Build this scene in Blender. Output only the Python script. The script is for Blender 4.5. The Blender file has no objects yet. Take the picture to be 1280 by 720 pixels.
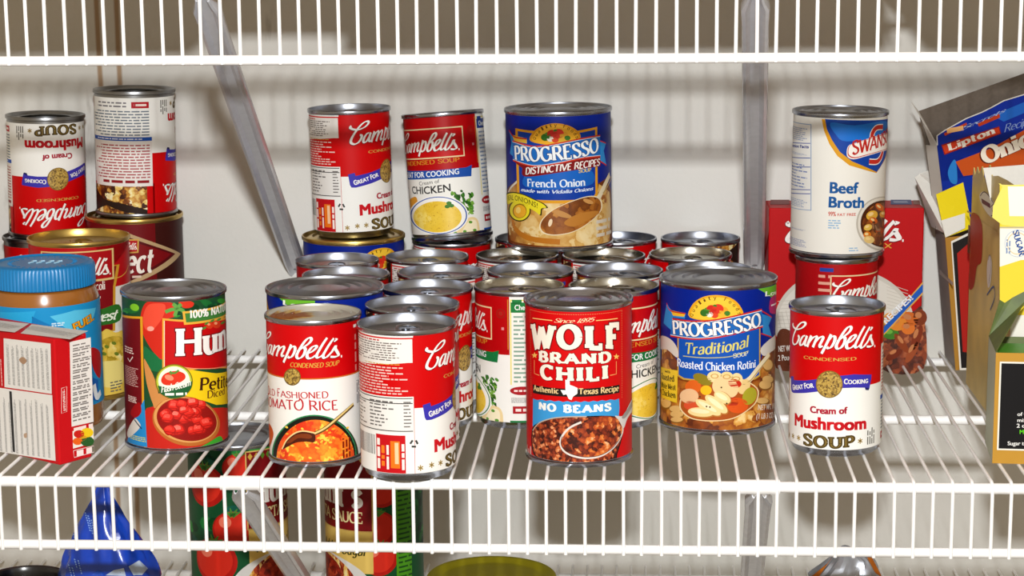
import bpy, bmesh, math, random
from math import sin, cos, pi, atan2, sqrt, radians
from mathutils import Vector, Matrix
from mathutils.geometry import tessellate_polygon
random.seed(7)
SC = bpy.context.scene
COL = SC.collection
MM = 0.001            # everything below is written in millimetres

# ------------------------------------------------------------------ camera
# world: X right along the shelf, Y away from the viewer, Z up; origin on the middle shelf's front rail
CAM = Vector((425.95, -1326.1, 371.69))
YAW, PIT, ROL, FPX = -0.0599, 0.1776, -0.0086, 2579.2
def cam_axes():
    B = Matrix(((1,0,0),(0,0,-1),(0,1,0)))
    c, s = cos(YAW), sin(YAW); Ry = Matrix(((c,0,-s),(0,1,0),(s,0,c)))
    c, s = cos(PIT), sin(PIT); Rp = Matrix(((1,0,0),(0,c,-s),(0,s,c)))
    c, s = cos(ROL), sin(ROL); Rr = Matrix(((c,-s,0),(s,c,0),(0,0,1)))
    return Rr @ Rp @ Ry @ B
CR = cam_axes()
def ray(x, y):
    return CR.transposed() @ Vector(((x-640)/FPX, (y-360)/FPX, 1.0))
def on_y(x, y, Y):
    d = ray(x, y); return CAM + d*((Y-CAM.y)/d.y)
def on_z(x, y, Z):
    d = ray(x, y); return CAM + d*((Z-CAM.z)/d.z)
cd = bpy.data.cameras.new('camera'); cam = bpy.data.objects.new('camera', cd); COL.objects.link(cam)
cd.sensor_width = 36; cd.lens = FPX/1280*36; cd.clip_start = .05
M = Matrix.Identity(4)
for i in range(3):
    M[i][0] = CR[0][i]; M[i][1] = -CR[1][i]; M[i][2] = -CR[2][i]; M[i][3] = CAM[i]*MM
cam.matrix_world = M
SC.camera = cam

# ------------------------------------------------------------------ materials
def lin(h):
    h = h.lstrip('#'); v = [int(h[i:i+2],16)/255 for i in (0,2,4)]
    return tuple(x/12.92 if x <= .04045 else ((x+.055)/1.055)**2.4 for x in v) + (1,)
MATS = {}
def new_mat(name):
    m = bpy.data.materials.new(name); m.use_nodes = True
    return m, m.node_tree.nodes, m.node_tree.links, m.node_tree.nodes['Principled BSDF']
def ink(h, rough=.45):
    k = ('ink', h, rough)
    if k not in MATS:
        m, n, l, b = new_mat('printed_ink_'+h.strip('#'))
        b.inputs['Base Color'].default_value = lin(h)
        b.inputs['Roughness'].default_value = rough
        b.inputs['Specular IOR Level'].default_value = .16
        MATS[k] = m
    return MATS[k]
def plain(name, h, rough=.5, metal=0, spec=.5, bump=0, bscale=300, var=0, coat=0):
    if name in MATS: return MATS[name]
    m, n, l, b = new_mat(name)
    b.inputs['Base Color'].default_value = lin(h); b.inputs['Roughness'].default_value = rough
    b.inputs['Metallic'].default_value = metal; b.inputs['Specular IOR Level'].default_value = spec
    b.inputs['Coat Weight'].default_value = coat
    if bump or var:
        tc = n.new('ShaderNodeTexCoord'); nz = n.new('ShaderNodeTexNoise')
        nz.inputs['Scale'].default_value = bscale; nz.inputs['Detail'].default_value = 4
        l.new(tc.outputs['Object'], nz.inputs['Vector'])
        if bump:
            bp = n.new('ShaderNodeBump'); bp.inputs['Strength'].default_value = bump; bp.inputs['Distance'].default_value = .0004
            l.new(nz.outputs['Fac'], bp.inputs['Height']); l.new(bp.outputs['Normal'], b.inputs['Normal'])
        if var:
            cr = n.new('ShaderNodeValToRGB'); c = lin(h)
            cr.color_ramp.elements[0].position = .3; cr.color_ramp.elements[1].position = .7
            cr.color_ramp.elements[0].color = tuple(x*(1-var) for x in c[:3])+(1,); cr.color_ramp.elements[1].color = c
            l.new(nz.outputs['Fac'], cr.inputs['Fac']); l.new(cr.outputs['Color'], b.inputs['Base Color'])
    MATS[name] = m
    return m
def food(name, scale, ramp, distort=.25, edge=None, rough=.4, speck=None, stretch=(1,1)):
    """a printed food photograph: irregular patches of several colours (UV in millimetres)"""
    if name in MATS: return MATS[name]
    m, n, l, b = new_mat(name)
    b.inputs['Roughness'].default_value = rough; b.inputs['Specular IOR Level'].default_value = .4
    uv = n.new('ShaderNodeUVMap'); mp = n.new('ShaderNodeMapping')
    mp.inputs['Scale'].default_value = (stretch[0]/scale, stretch[1]/scale, 1)
    l.new(uv.outputs['UV'], mp.inputs['Vector'])
    nz = n.new('ShaderNodeTexNoise'); nz.inputs['Scale'].default_value = 1.3; nz.inputs['Detail'].default_value = 3
    l.new(mp.outputs['Vector'], nz.inputs['Vector'])
    mx = n.new('ShaderNodeMix'); mx.data_type = 'VECTOR'; mx.inputs['Factor'].default_value = distort
    l.new(mp.outputs['Vector'], mx.inputs[4])
    ad = n.new('ShaderNodeVectorMath'); ad.operation = 'MULTIPLY_ADD'; ad.inputs[1].default_value = (3,3,0)
    l.new(nz.outputs['Color'], ad.inputs[0]); l.new(mp.outputs['Vector'], ad.inputs[2]); l.new(ad.outputs['Vector'], mx.inputs[5])
    vo = n.new('ShaderNodeTexVoronoi'); vo.inputs['Scale'].default_value = 1; vo.voronoi_dimensions = '2D'
    l.new(mx.outputs[1], vo.inputs['Vector'])
    sp = n.new('ShaderNodeSeparateColor'); l.new(vo.outputs['Color'], sp.inputs['Color'])
    cr = n.new('ShaderNodeValToRGB'); els = cr.color_ramp.elements
    while len(els) < len(ramp): els.new(.5)
    for e, (p, h) in zip(els, ramp): e.position = p; e.color = lin(h)
    # mix cell value and distance so each chunk has a light and a dark side
    mt = n.new('ShaderNodeMath'); mt.operation = 'MULTIPLY_ADD'; mt.inputs[1].default_value = -.45 if edge is None else edge
    l.new(vo.outputs['Distance'], mt.inputs[0]); l.new(sp.outputs['Red'], mt.inputs[2])
    ma = n.new('ShaderNodeMath'); ma.operation = 'ADD'; ma.inputs[1].default_value = .12
    l.new(mt.outputs[0], ma.inputs[0]); l.new(ma.outputs[0], cr.inputs['Fac'])
    out = cr.outputs['Color']
    if speck:
        v2 = n.new('ShaderNodeTexVoronoi'); v2.voronoi_dimensions = '2D'; v2.inputs['Scale'].default_value = speck[0]
        l.new(mx.outputs[1], v2.inputs['Vector'])
        c2 = n.new('ShaderNodeValToRGB'); c2.color_ramp.elements[0].position = speck[1]; c2.color_ramp.elements[1].position = speck[1]+.08
        c2.color_ramp.elements[0].color = (1,1,1,1); c2.color_ramp.elements[1].color = (0,0,0,1)
        l.new(v2.outputs['Distance'], c2.inputs['Fac'])
        m2 = n.new('ShaderNodeMix'); m2.data_type = 'RGBA'
        l.new(c2.outputs['Color'], m2.inputs['Factor']); l.new(out, m2.inputs[6]); m2.inputs[7].default_value = lin(speck[2]); out = m2.outputs[2]
    l.new(out, b.inputs['Base Color'])
    MATS[name] = m
    return m
def metal(name, h, rough, scratch=.12):
    if name in MATS: return MATS[name]
    m, n, l, b = new_mat(name)
    b.inputs['Base Color'].default_value = lin(h); b.inputs['Metallic'].default_value = 1
    tc = n.new('ShaderNodeTexCoord'); nz = n.new('ShaderNodeTexNoise'); nz.inputs['Scale'].default_value = 180; nz.inputs['Detail'].default_value = 5
    l.new(tc.outputs['Object'], nz.inputs['Vector'])
    mr = n.new('ShaderNodeMapRange'); mr.inputs['To Min'].default_value = rough; mr.inputs['To Max'].default_value = rough+scratch
    l.new(nz.outputs['Fac'], mr.inputs['Value']); l.new(mr.outputs['Result'], b.inputs['Roughness'])
    MATS[name] = m
    return m
STEEL = metal('tinned_steel', '#a0a4ae', .2, .1)
LID_STEEL = metal('lid_steel', '#a4a8b2', .3, .08)
STEEL_DARK = metal('dark_tinned_steel', '#8e8f92', .24)
GOLD = metal('gold_lacquered_steel', '#c7a95f', .26)

# ------------------------------------------------------------------ objects
def empty(name, loc=(0,0,0)):
    o = bpy.data.objects.new(name, None); COL.objects.link(o); o.location = Vector(loc)*MM
    o.empty_display_size = .02
    return o
def tag(o, label, cat, group=None, kind=None):
    if label: o['label'] = label
    if cat: o['category'] = cat
    if group: o['group'] = group
    if kind: o['kind'] = kind
    return o
def obj(name, me, parent=None):
    o = bpy.data.objects.new(name, me); COL.objects.link(o)
    if parent: o.parent = parent
    return o
def mesh_from(name, verts, faces, mats, smooth=True, fmat=None, sharp=None):
    me = bpy.data.meshes.new(name)
    me.from_pydata([(v[0]*MM, v[1]*MM, v[2]*MM) for v in verts], [], faces)
    for m in (mats if isinstance(mats, (list,tuple)) else [mats]): me.materials.append(m)
    if fmat:
        for p, k in zip(me.polygons, fmat): p.material_index = k
    for p in me.polygons: p.use_smooth = smooth
    if sharp is not None and smooth:
        me.set_sharp_from_angle(angle=radians(sharp))
    me.update()
    return me
class MB:
    """collects simple shapes into one mesh"""
    def __init__(s): s.v = []; s.f = []; s.k = []; s.mats = []
    def mi(s, m):
        if m not in s.mats: s.mats.append(m)
        return s.mats.index(m)
    def add(s, vs, fs, m):
        o = len(s.v); s.v += [tuple(v) for v in vs]; k = s.mi(m)
        for f in fs: s.f.append([i+o for i in f]); s.k.append(k)
    def lathe(s, prof, m, n=64, c=(0,0)):
        vs = []; fs = []
        for r, z in prof:
            for i in range(n):
                a = 2*pi*i/n; vs.append((c[0]+r*sin(a), c[1]-r*cos(a), z))
        for j in range(len(prof)-1):
            for i in range(n):
                i2 = (i+1) % n; fs.append((j*n+i, j*n+i2, (j+1)*n+i2, (j+1)*n+i))
        s.add(vs, fs, m)
    def tube(s, pts, r, m, n=8, cap=True, flat=1.0, up=None):
        pts = [Vector(p) for p in pts]; vs = []; fs = []
        rr = r if isinstance(r, (list,tuple)) else [r]*len(pts)
        prev = None
        for i, p in enumerate(pts):
            t = (pts[min(i+1,len(pts)-1)]-pts[max(i-1,0)]).normalized()
            if prev is None:
                a = Vector(up) if up else (Vector((0,0,1)) if abs(t.z) < .9 else Vector((1,0,0)))
            else: a = prev
            sd = t.cross(a).normalized(); u = sd.cross(t).normalized(); prev = u
            for j in range(n):
                g = 2*pi*j/n; vs.append(p + sd*cos(g)*rr[i] + u*sin(g)*rr[i]*flat)
        for i in range(len(pts)-1):
            for j in range(n):
                j2 = (j+1) % n; fs.append((i*n+j, i*n+j2, (i+1)*n+j2, (i+1)*n+j))
        if cap:
            fs.append(tuple(range(n))[::-1]); fs.append(tuple((len(pts)-1)*n+j for j in range(n)))
        s.add(vs, fs, m)
    def box(s, o, ex, ey, ez, m):
        o, ex, ey, ez = map(Vector, (o, ex, ey, ez))
        vs = [o, o+ex, o+ex+ey, o+ey, o+ez, o+ex+ez, o+ex+ey+ez, o+ey+ez]
        s.add(vs, [(0,3,2,1),(4,5,6,7),(0,1,5,4),(1,2,6,5),(2,3,7,6),(3,0,4,7)], m)
    def plate(s, pts, t, m):
        """flat polygon given by 3-D points, thickness vector t"""
        t = Vector(t); n = len(pts); vs = [Vector(p) for p in pts] + [Vector(p)+t for p in pts]
        fs = [tuple(range(n))[::-1], tuple(range(n,2*n))] + [(i,(i+1)%n,n+(i+1)%n,n+i) for i in range(n)]
        s.add(vs, fs, m)
    def mesh(s, name, smooth=True, sharp=35):
        return mesh_from(name, s.v, s.f, s.mats, smooth, s.k, sharp)
    def obj(s, name, parent=None, smooth=True, sharp=35):
        me = s.mesh(name, smooth, sharp)
        bm = bmesh.new(); bm.from_mesh(me); bmesh.ops.recalc_face_normals(bm, faces=bm.faces); bm.to_mesh(me); bm.free()
        return obj(name, me, parent)

# ------------------------------------------------------------------ lettering
def cat_rom(pts, k=5, closed=False):
    n = len(pts); out = []
    if n < 3: return list(pts)
    for i in range(n if closed else n-1):
        if closed: a, b, c, d = (pts[(i+j-1) % n] for j in range(4))
        else: a, b, c, d = pts[max(i-1,0)], pts[i], pts[i+1], pts[min(i+2,n-1)]
        for j in range(k):
            t = j/k
            out.append(tuple(.5*((2*b[q])+(-a[q]+c[q])*t+(2*a[q]-5*b[q]+4*c[q]-d[q])*t*t+(-a[q]+3*b[q]-3*c[q]+d[q])*t**3) for q in (0,1)))
    if not closed: out.append(tuple(pts[-1]))
    return out
def ell(cx, cy, rx, ry, a0=0, a1=360, n=None):
    n = n or max(6, int(abs(a1-a0)/15))
    return [(cx+rx*cos(radians(a0+(a1-a0)*i/n)), cy+ry*sin(radians(a0+(a1-a0)*i/n))) for i in range(n+(0 if abs(a1-a0) >= 360 else 1))]
def G(w, *st): return (w, st)
def L(*p): return ('L', list(zip(p[::2], p[1::2])))
def S(*p): return ('C', cat_rom(list(zip(p[::2], p[1::2])), 4))
def E(*a):
    p = ell(*a)
    if abs((a[5] if len(a) > 5 else 360)-(a[4] if len(a) > 4 else 0)) >= 360: p = p+[p[0]]
    return ('C', p)
GL = {
'A':G(86,L(0,0,43,100),L(43,100,86,0),L(17,34,69,34)), 'B':G(68,L(10,0,10,100),L(10,100,36,100),E(36,76,24,24,90,-90),L(10,52,38,52),E(38,26,28,26,90,-90),L(10,0,38,0)),
'C':G(80,E(45,50,41,50,48,312)), 'D':G(84,L(10,0,10,100),L(10,100,36,100),E(36,50,42,50,90,-90),L(10,0,36,0)),
'E':G(64,L(10,0,10,100),L(10,100,58,100),L(10,52,46,52),L(10,0,60,0)), 'F':G(60,L(10,0,10,100),L(10,100,58,100),L(10,52,46,52)),
'G':G(88,E(45,50,41,50,48,330),L(82,6,82,46),L(56,46,88,46)), 'H':G(86,L(10,0,10,100),L(76,0,76,100),L(10,52,76,52)), 'I':G(24,L(12,0,12,100)),
'J':G(52,S(40,100,40,30,34,8,18,0,4,10)), 'K':G(80,L(10,0,10,100),L(74,100,10,38),L(30,57,78,0)), 'L':G(62,L(10,0,10,100),L(10,0,60,0)),
'M':G(102,L(10,0,10,100),L(10,100,51,10),L(51,10,92,100),L(92,100,92,0)), 'N':G(88,L(10,0,10,100),L(10,100,78,0),L(78,0,78,100)), 'O':G(90,E(45,50,41,50,0,360)),
'P':G(66,L(10,0,10,100),L(10,100,36,100),E(36,73,26,27,90,-90),L(10,46,36,46)), 'Q':G(90,E(45,50,41,50,0,360),L(50,26,84,-10)),
'R':G(78,L(10,0,10,100),L(10,100,38,100),E(38,75,25,25,90,-90),L(10,50,38,50),L(38,50,76,0)),
'S':G(66,S(60,80,50,96,32,100,12,92,8,74,22,58,44,46,60,32,60,14,44,1,24,0,6,14)), 'T':G(78,L(39,0,39,100),L(2,100,76,100)),
'U':G(84,L(10,100,10,34),E(42,34,32,34,180,360),L(74,34,74,100)), 'V':G(82,L(0,100,41,0),L(41,0,82,100)), 'W':G(116,L(0,100,30,0),L(30,0,58,92),L(58,92,86,0),L(86,0,116,100)),
'X':G(80,L(2,0,78,100),L(2,100,78,0)), 'Y':G(80,L(0,100,40,46),L(80,100,40,46),L(40,46,40,0)), 'Z':G(72,L(4,100,68,100),L(68,100,4,0),L(4,0,68,0)),
'a':G(62,S(10,54,22,66,40,66,49,54,50,40),L(50,44,50,2),S(50,38,26,36,8,24,10,6,28,0,50,14)), 'b':G(66,L(10,0,10,104),E(36,33,25,33,0,360)), 'c':G(58,E(34,33,27,33,50,310)),
'd':G(68,L(57,0,57,104),E(31,33,25,33,0,360)), 'e':G(62,L(8,36,57,36),E(33,33,26,33,5,310)), 'f':G(40,L(18,0,18,84),E(36,84,18,20,180,60),L(2,64,36,64)),
'g':G(64,E(29,36,23,29,0,360),L(53,64,53,-6),E(31,-6,22,20,0,-150)), 'h':G(66,L(10,0,10,104),E(32,40,22,26,180,0),L(54,40,54,0)), 'i':G(22,L(11,0,11,66),L(11,84,11,96)),
'j':G(24,L(14,66,14,-10),L(14,84,14,96)), 'k':G(62,L(10,0,10,104),L(54,66,10,22),L(24,36,60,0)), 'l':G(22,L(11,0,11,104)),
'm':G(100,L(10,0,10,66),E(30,42,20,24,180,0),L(50,42,50,0),E(70,42,20,24,180,0),L(90,42,90,0)), 'n':G(66,L(10,0,10,66),E(32,40,22,26,180,0),L(54,40,54,0)),
'o':G(64,E(32,33,26,33,0,360)), 'p':G(66,L(10,-30,10,66),E(36,33,25,33,0,360)), 'q':G(66,L(56,-30,56,66),E(30,33,25,33,0,360)), 'r':G(46,L(10,0,10,66),E(32,42,22,24,180,60)),
's':G(50,S(45,52,34,66,16,64,8,50,20,38,38,29,44,14,32,1,16,0,4,12)), 't':G(42,L(17,92,17,18),E(32,18,15,18,180,290),L(2,66,36,66)),
'u':G(66,L(10,66,10,26),E(32,26,22,26,180,360),L(54,66,54,0)), 'v':G(60,L(2,66,30,0),L(30,0,58,66)), 'w':G(88,L(2,66,24,0),L(24,0,44,60),L(44,60,64,0),L(64,0,86,66)),
'x':G(60,L(4,0,56,66),L(4,66,56,0)), 'y':G(60,L(2,66,30,4),S(58,66,30,2,18,-26,4,-30)), 'z':G(54,L(4,66,48,66),L(48,66,4,0),L(4,0,50,0)),
'0':G(64,E(32,50,25,50,0,360)), '1':G(40,L(22,0,22,100),L(22,100,6,86)), '2':G(62,S(6,76,14,94,32,100,52,90,54,70,40,46,6,2),L(6,0,58,0)), '3':G(60,S(8,84,30,100,52,84,46,60,28,54,52,46,56,20,30,0,6,14)),
'4':G(64,L(48,0,48,100),L(48,100,4,30),L(4,30,62,30)), '5':G(60,L(54,100,14,100),L(14,100,10,56),S(10,56,36,64,56,44,50,12,26,0,6,12)), '8':G(62,E(31,75,21,25,0,360),E(31,26,26,26,0,360)),
'9':G(62,E(30,68,24,32,0,360),S(54,66,48,24,22,0)), '%':G(96,E(22,74,18,26,0,360),E(74,26,18,26,0,360),L(74,100,22,0)), "'":G(20,L(12,104,8,78)), '.':G(20,L(10,0,10,10)),
',':G(20,L(12,10,6,-16)), '!':G(24,L(12,30,12,100),L(12,0,12,10)), '-':G(40,L(4,40,36,40)), '&':G(84,S(80,0,30,66,24,88,42,100,54,84,40,62,12,34,10,12,30,0,58,12,76,44)), ' ':G(34), '*':G(60,L(30,10,30,70),L(4,25,56,55),L(4,55,56,25)),
}
def ribbon(pts, wf):
    """a pen stroke as a list of quads; wf(dx,dy) gives its width"""
    n = len(pts); out = []; Ls = []; Rs = []
    for i in range(n):
        a = pts[max(i-1,0)]; b = pts[min(i+1,n-1)]; c = pts[i]
        dx, dy = b[0]-a[0], b[1]-a[1]; d = sqrt(dx*dx+dy*dy) or 1
        dx /= d; dy /= d; w = wf(dx, dy, i/(n-1) if n > 1 else 0)/2
        Ls.append((c[0]-dy*w, c[1]+dx*w)); Rs.append((c[0]+dy*w, c[1]-dx*w))
    for i in range(n-1): out.append([Ls[i], Rs[i], Rs[i+1], Ls[i+1]])
    return out
def pen_text(s, wv=16, wh=7, serif=0, sth=6, slant=0, gap=8, grow=0, vser=True):
    """lettering drawn with a broad pen: returns (polys, width) in units of cap height 100"""
    polys = []; x = 0
    for ch in s:
        w, strokes = GL.get(ch, GL.get(ch.upper(), GL[' ']))
        for kind, pts in strokes:
            P = [(px+x, py) for px, py in pts]
            def wf(dx, dy, t):
                a = abs(dy*.96+dx*-.18) if wv != wh else 1
                return (wh + (wv-wh)*min(1, a)**1.2) + grow*2
            if kind == 'L' and grow:
                (x0,y0),(x1,y1) = P[0],P[-1]; d = sqrt((x1-x0)**2+(y1-y0)**2) or 1
                P = [(x0-(x1-x0)/d*grow, y0-(y1-y0)/d*grow), (x1+(x1-x0)/d*grow, y1+(y1-y0)/d*grow)]
            polys += ribbon(P, wf)
            if kind == 'L' and not serif and wv == wh: pass
            if serif and kind == 'L':
                (x0,y0),(x1,y1) = pts[0],pts[-1]
                steep = abs(y1-y0) > abs(x1-x0)*.9
                for (ex,ey),(ox,oy) in ((pts[0],pts[-1]),(pts[-1],pts[0])):
                    if steep and (ey in (0,100,66,104,-30)) and not (ch in 'MWNVvwAK4R' and _joint(strokes, (ex,ey), pts)):
                        yy = ey - (sth/2 if ey > oy else -sth/2)
                        ln = serif
                        polys.append([(x+ex-ln-grow, yy-sth/2-grow), (x+ex+ln+grow, yy-sth/2-grow), (x+ex+ln+grow, yy+sth/2+grow), (x+ex-ln-grow, yy+sth/2+grow)])
                    elif not steep and vser and ex > ox-1 and ey in (0,100) and ch in 'EFLZT':
                        sg = 1 if ey == 0 else -1
                        polys.append([(x+ex-sth/2-grow, ey-sg*wh/2-grow*sg), (x+ex+sth/2+grow, ey-sg*wh/2-grow*sg), (x+ex+sth/2+grow, ey+sg*(22+grow)), (x+ex-sth/2-grow, ey+sg*(22+grow))])
                if ch == 'T': polys.append([(x+2-sth/2-grow,100+wh/2+grow),(x+2+sth/2+grow,100+wh/2+grow),(x+2+sth/2+grow,78-grow),(x+2-sth/2-grow,78-grow)])
            if serif and kind == 'C' and ch in 'CGS':
                ex, ey = pts[0]; polys.append([(x+ex-sth/2-grow, ey-10-grow), (x+ex+sth/2+3+grow, ey-10-grow), (x+ex+sth/2+3+grow, ey+16+grow), (x+ex-sth/2-grow, ey+16+grow)])
                if ch == 'S':
                    ex, ey = pts[-1]; polys.append([(x+ex-sth/2-3-grow, ey-15-grow), (x+ex+sth/2+grow, ey-15-grow), (x+ex+sth/2+grow, ey+10+grow), (x+ex-sth/2-3-grow, ey+10+grow)])
        x += w + gap
    if slant: polys = [[(px+py*slant, py) for px, py in q] for q in polys]
    return polys, x-gap
def _joint(strokes, p, own):
    return any(q is not own and (abs(q[0][0]-p[0])+abs(q[0][1]-p[1]) < 3 or abs(q[-1][0]-p[0])+abs(q[-1][1]-p[1]) < 3) for k, q in strokes)
FONTC = {}
def sans_text(s, bold=0.0, gap=1.0):
    """the built-in upright sans face: triangles scaled to cap height 100"""
    k = (s, bold, gap)
    if k not in FONTC:
        cu = bpy.data.curves.new('lettering', 'FONT'); cu.body = s; cu.size = 1; cu.resolution_u = 3; cu.offset = bold; cu.space_character = gap
        o = bpy.data.objects.new('lettering', cu)
        me = bpy.data.meshes.new_from_object(o)
        vs = [(v.co.x, v.co.y) for v in me.vertices]
        tr = [[vs[i] for i in p.vertices] for p in me.polygons]
        bpy.data.objects.remove(o); bpy.data.curves.remove(cu); bpy.data.meshes.remove(me)
        kx = 100/.729
        x0 = min((v[0] for v in vs), default=0); x1 = max((v[0] for v in vs), default=1)
        FONTC[k] = ([[((x-x0)*kx, y*kx) for x, y in t] for t in tr], (x1-x0)*kx)
    return FONTC[k]
def text_polys(s, font, grow=0):
    if font == 'sans': return sans_text(s, 0)
    if font in ('bold', 'semi'):
        p, w = sans_text(s, 0); d = (5 if font == 'bold' else 2.6)+grow
        return [[(x+i*d, y+j*d*.55) for x, y in q] for q in p for i, j in ((-1,-1),(-1,1),(1,-1),(1,1),(0,0))], w
    if font == 'thin': return sans_text(s, 0)
    if font == 'serif': return pen_text(s, 17, 6, 11, 5, grow=grow)
    if font == 'serifb': return pen_text(s, 26, 9, 16, 7, gap=14, grow=grow)
    if font == 'serifi': return pen_text(s, 17, 6, 9, 5, slant=.24, grow=grow)
    if font == 'slab': return pen_text(s, 27, 17, 21, 14, gap=22, grow=grow)
    if font == 'slabh': return pen_text(s, 33, 20, 20, 17, gap=32, grow=grow)
    if font == 'flare': return pen_text(s, 17, 10, 5, 4, gap=9, grow=grow, vser=False)
    if font == 'ital': return pen_text(s, 20, 10, 0, slant=.22, gap=8, grow=grow)
    if font == 'script': return pen_text(s, 14, 5, 0, slant=.45, gap=0, grow=grow)
    return pen_text(s, 16, 14, 0, grow=grow)

# ------------------------------------------------------------------ printed artwork
DZ = .035
class Art:
    """flat printed artwork in label millimetres (u to the right, v up), built as one mesh laid on its surface"""
    def __init__(s): s.tris = []; s.P = None; s.k = 1.0; s.mats = []
    def mi(s, m):
        m = ink(m) if isinstance(m, str) else m
        if m not in s.mats: s.mats.append(m)
        return s.mats.index(m)
    # tracing frame: (x, y) of a drawing grid -> label millimetres
    def frame(s, to_uv, ox, oy, sc, du=0):
        s.P = lambda x, y: (lambda q: (q[0]-du, q[1]))(to_uv(ox+x/sc, oy+y/sc))
        return s
    def raw(s): s.P = lambda x, y: (x, y); return s
    def put(s, polys, m, lay):
        k = s.mi(m)
        for i, q in enumerate(polys): s.tris.append((q, k, lay+(i%7)*.13))   # overlapping pen strokes never share a plane
    def fill(s, pts, m, lay=1, holes=()):
        loops = [[s.P(*p) for p in pts]] + [[s.P(*p) for p in h] for h in holes]
        s.fill_uv(loops, m, lay)
    def fill_uv(s, loops, m, lay):
        vs = [Vector((x, y, 0)) for lp in loops for x, y in lp]
        tr = tessellate_polygon([[Vector((x, y, 0)) for x, y in lp] for lp in loops])
        s.put([[(vs[i].x, vs[i].y) for i in t] for t in tr], m, lay)
    def smooth(s, pts, m, lay=1, k=4): s.fill(cat_rom(pts, k, True), m, lay)
    def ellipse(s, cx, cy, rx, ry, m, lay=1, rot=0, n=40, hole=None):
        def el(f):
            c, d = cos(radians(rot)), sin(radians(rot))
            return [(cx+x*c-y*d, cy+x*d+y*c) for x, y in ell(0, 0, rx*f, ry*f, 0, 360, n)]
        s.fill(el(1), m, lay, [el(hole)] if hole else ())
    def rect(s, x0, y0, x1, y1, m, lay=1): s.fill([(x0,y0),(x1,y0),(x1,y1),(x0,y1)], m, lay)
    def urect(s, u0, v0, u1, v1, m, lay=1): s.put([[(u0,v0),(u1,v0),(u1,v1),(u0,v1)]], m, lay)
    def stroke(s, pts, w, m, lay=1, curve=True, w2=None):
        """w, w2 in drawing-grid units (w2: the thin width of a pen held at an angle)"""
        p = [s.P(*q) for q in (cat_rom(pts, 5) if curve and len(pts) > 2 else pts)]
        kk = s.unit(pts[0]); w *= kk; w2 = w if w2 is None else w2*kk
        s.put(ribbon(p, lambda dx, dy, t: w2+(w-w2)*min(1, abs(dy*.93-dx*.36))**1.1), m, lay)
    def unit(s, p):
        a = s.P(p[0], p[1]-3); b = s.P(p[0], p[1]+3); return max(abs(b[1]-a[1])/6, 1e-6)
    def text(s, t, font, p0, p1, h, m, lay=2, grow=0, mid=None, fit=True, tall=None, track=None):
        """lettering from baseline point p0 to p1 of the drawing grid, cap height h; mid bends the baseline"""
        polys, w = text_polys(t, font, grow)
        a = s.P(*p0); b = s.P(*p1); hh = abs(h)*s.unit(p0)/100
        if mid:
            c = s.P(*mid); tt = ((c[0]-a[0])*(b[0]-a[0])+(c[1]-a[1])*(b[1]-a[1]))/((b[0]-a[0])**2+(b[1]-a[1])**2+1e-9)
            off = (c[0]-(a[0]+(b[0]-a[0])*tt), c[1]-(a[1]+(b[1]-a[1])*tt)); tt = min(max(tt,.1),.9); q = 1/(4*tt*(1-tt))
        dx, dy = b[0]-a[0], b[1]-a[1]; d = sqrt(dx*dx+dy*dy); nx, ny = -dy/d, dx/d
        flip = -1 if h < 0 else 1
        out = []
        for poly in polys:
            o = []
            for x, y in poly:
                t_ = x/w; hx = hh*(tall(t_) if tall else 1)
                X, Y = a[0]+dx*t_+nx*y*hx*flip, a[1]+dy*t_+ny*y*hx*flip
                if mid: e = 4*t_*(1-t_)*q; X += off[0]*e; Y += off[1]*e
                o.append((X, Y))
            out.append(o)
        s.put(out, m, lay)
    def text_uv(s, t, font, u0, v0, u1, h, m, lay=2, grow=0, v1=None):
        keep = s.P; s.raw(); s.text(t, font, (u0, v0), (u1, v0 if v1 is None else v1), h, m, lay, grow); s.P = keep
    def aster(s, x, y, r, w, m, lay=2):
        u, v = s.P(x, y)
        for k in range(3):
            q = radians(30+60*k); s.put(ribbon([(u-r*cos(q),v-r*sin(q)),(u+r*cos(q),v+r*sin(q))], lambda dx, dy, t: w), m, lay)
    def fine(s, x0, y0, x1, y1, rows, m, lay=2, fillr=.55, seed=1, vert=False, ragged=.25):
        """rows of small print too small to read"""
        rn = random.Random(seed); out = []
        a = s.P(x0, y0); b = s.P(x1, y1)
        (u0, u1), (v0, v1) = sorted((a[0], b[0])), sorted((a[1], b[1]))
        if vert:
            st = (u1-u0)/rows
            for r in range(rows):
                c = u0+(r+.5)*st; y = v0; end = v1-(v1-v0)*ragged*rn.random()
                while y < end:
                    wl = st*rn.uniform(.8, 3.2); e = min(y+wl, end); out.append([(c-st*fillr/2,y),(c+st*fillr/2,y),(c+st*fillr/2,e),(c-st*fillr/2,e)]); y = e+st*.45
        else:
            st = (v1-v0)/rows
            for r in range(rows):
                c = v1-(r+.5)*st; x = u0; end = u1-(u1-u0)*ragged*rn.random()
                while x < end:
                    wl = st*rn.uniform(.8, 3.2); e = min(x+wl, end); out.append([(x,c-st*fillr/2),(e,c-st*fillr/2),(e,c+st*fillr/2),(x,c+st*fillr/2)]); x = e+st*.45
        s.put(out, m, lay)
    def star(s, x, y, r, m, lay=2, n=5, inner=.42, rot=90):
        p = []
        for i in range(2*n):
            a = radians(rot+180*i/n); q = r if i % 2 == 0 else r*inner; p.append((x+q*cos(a), y-q*sin(a)))
        s.fill(p, m, lay)
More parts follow.
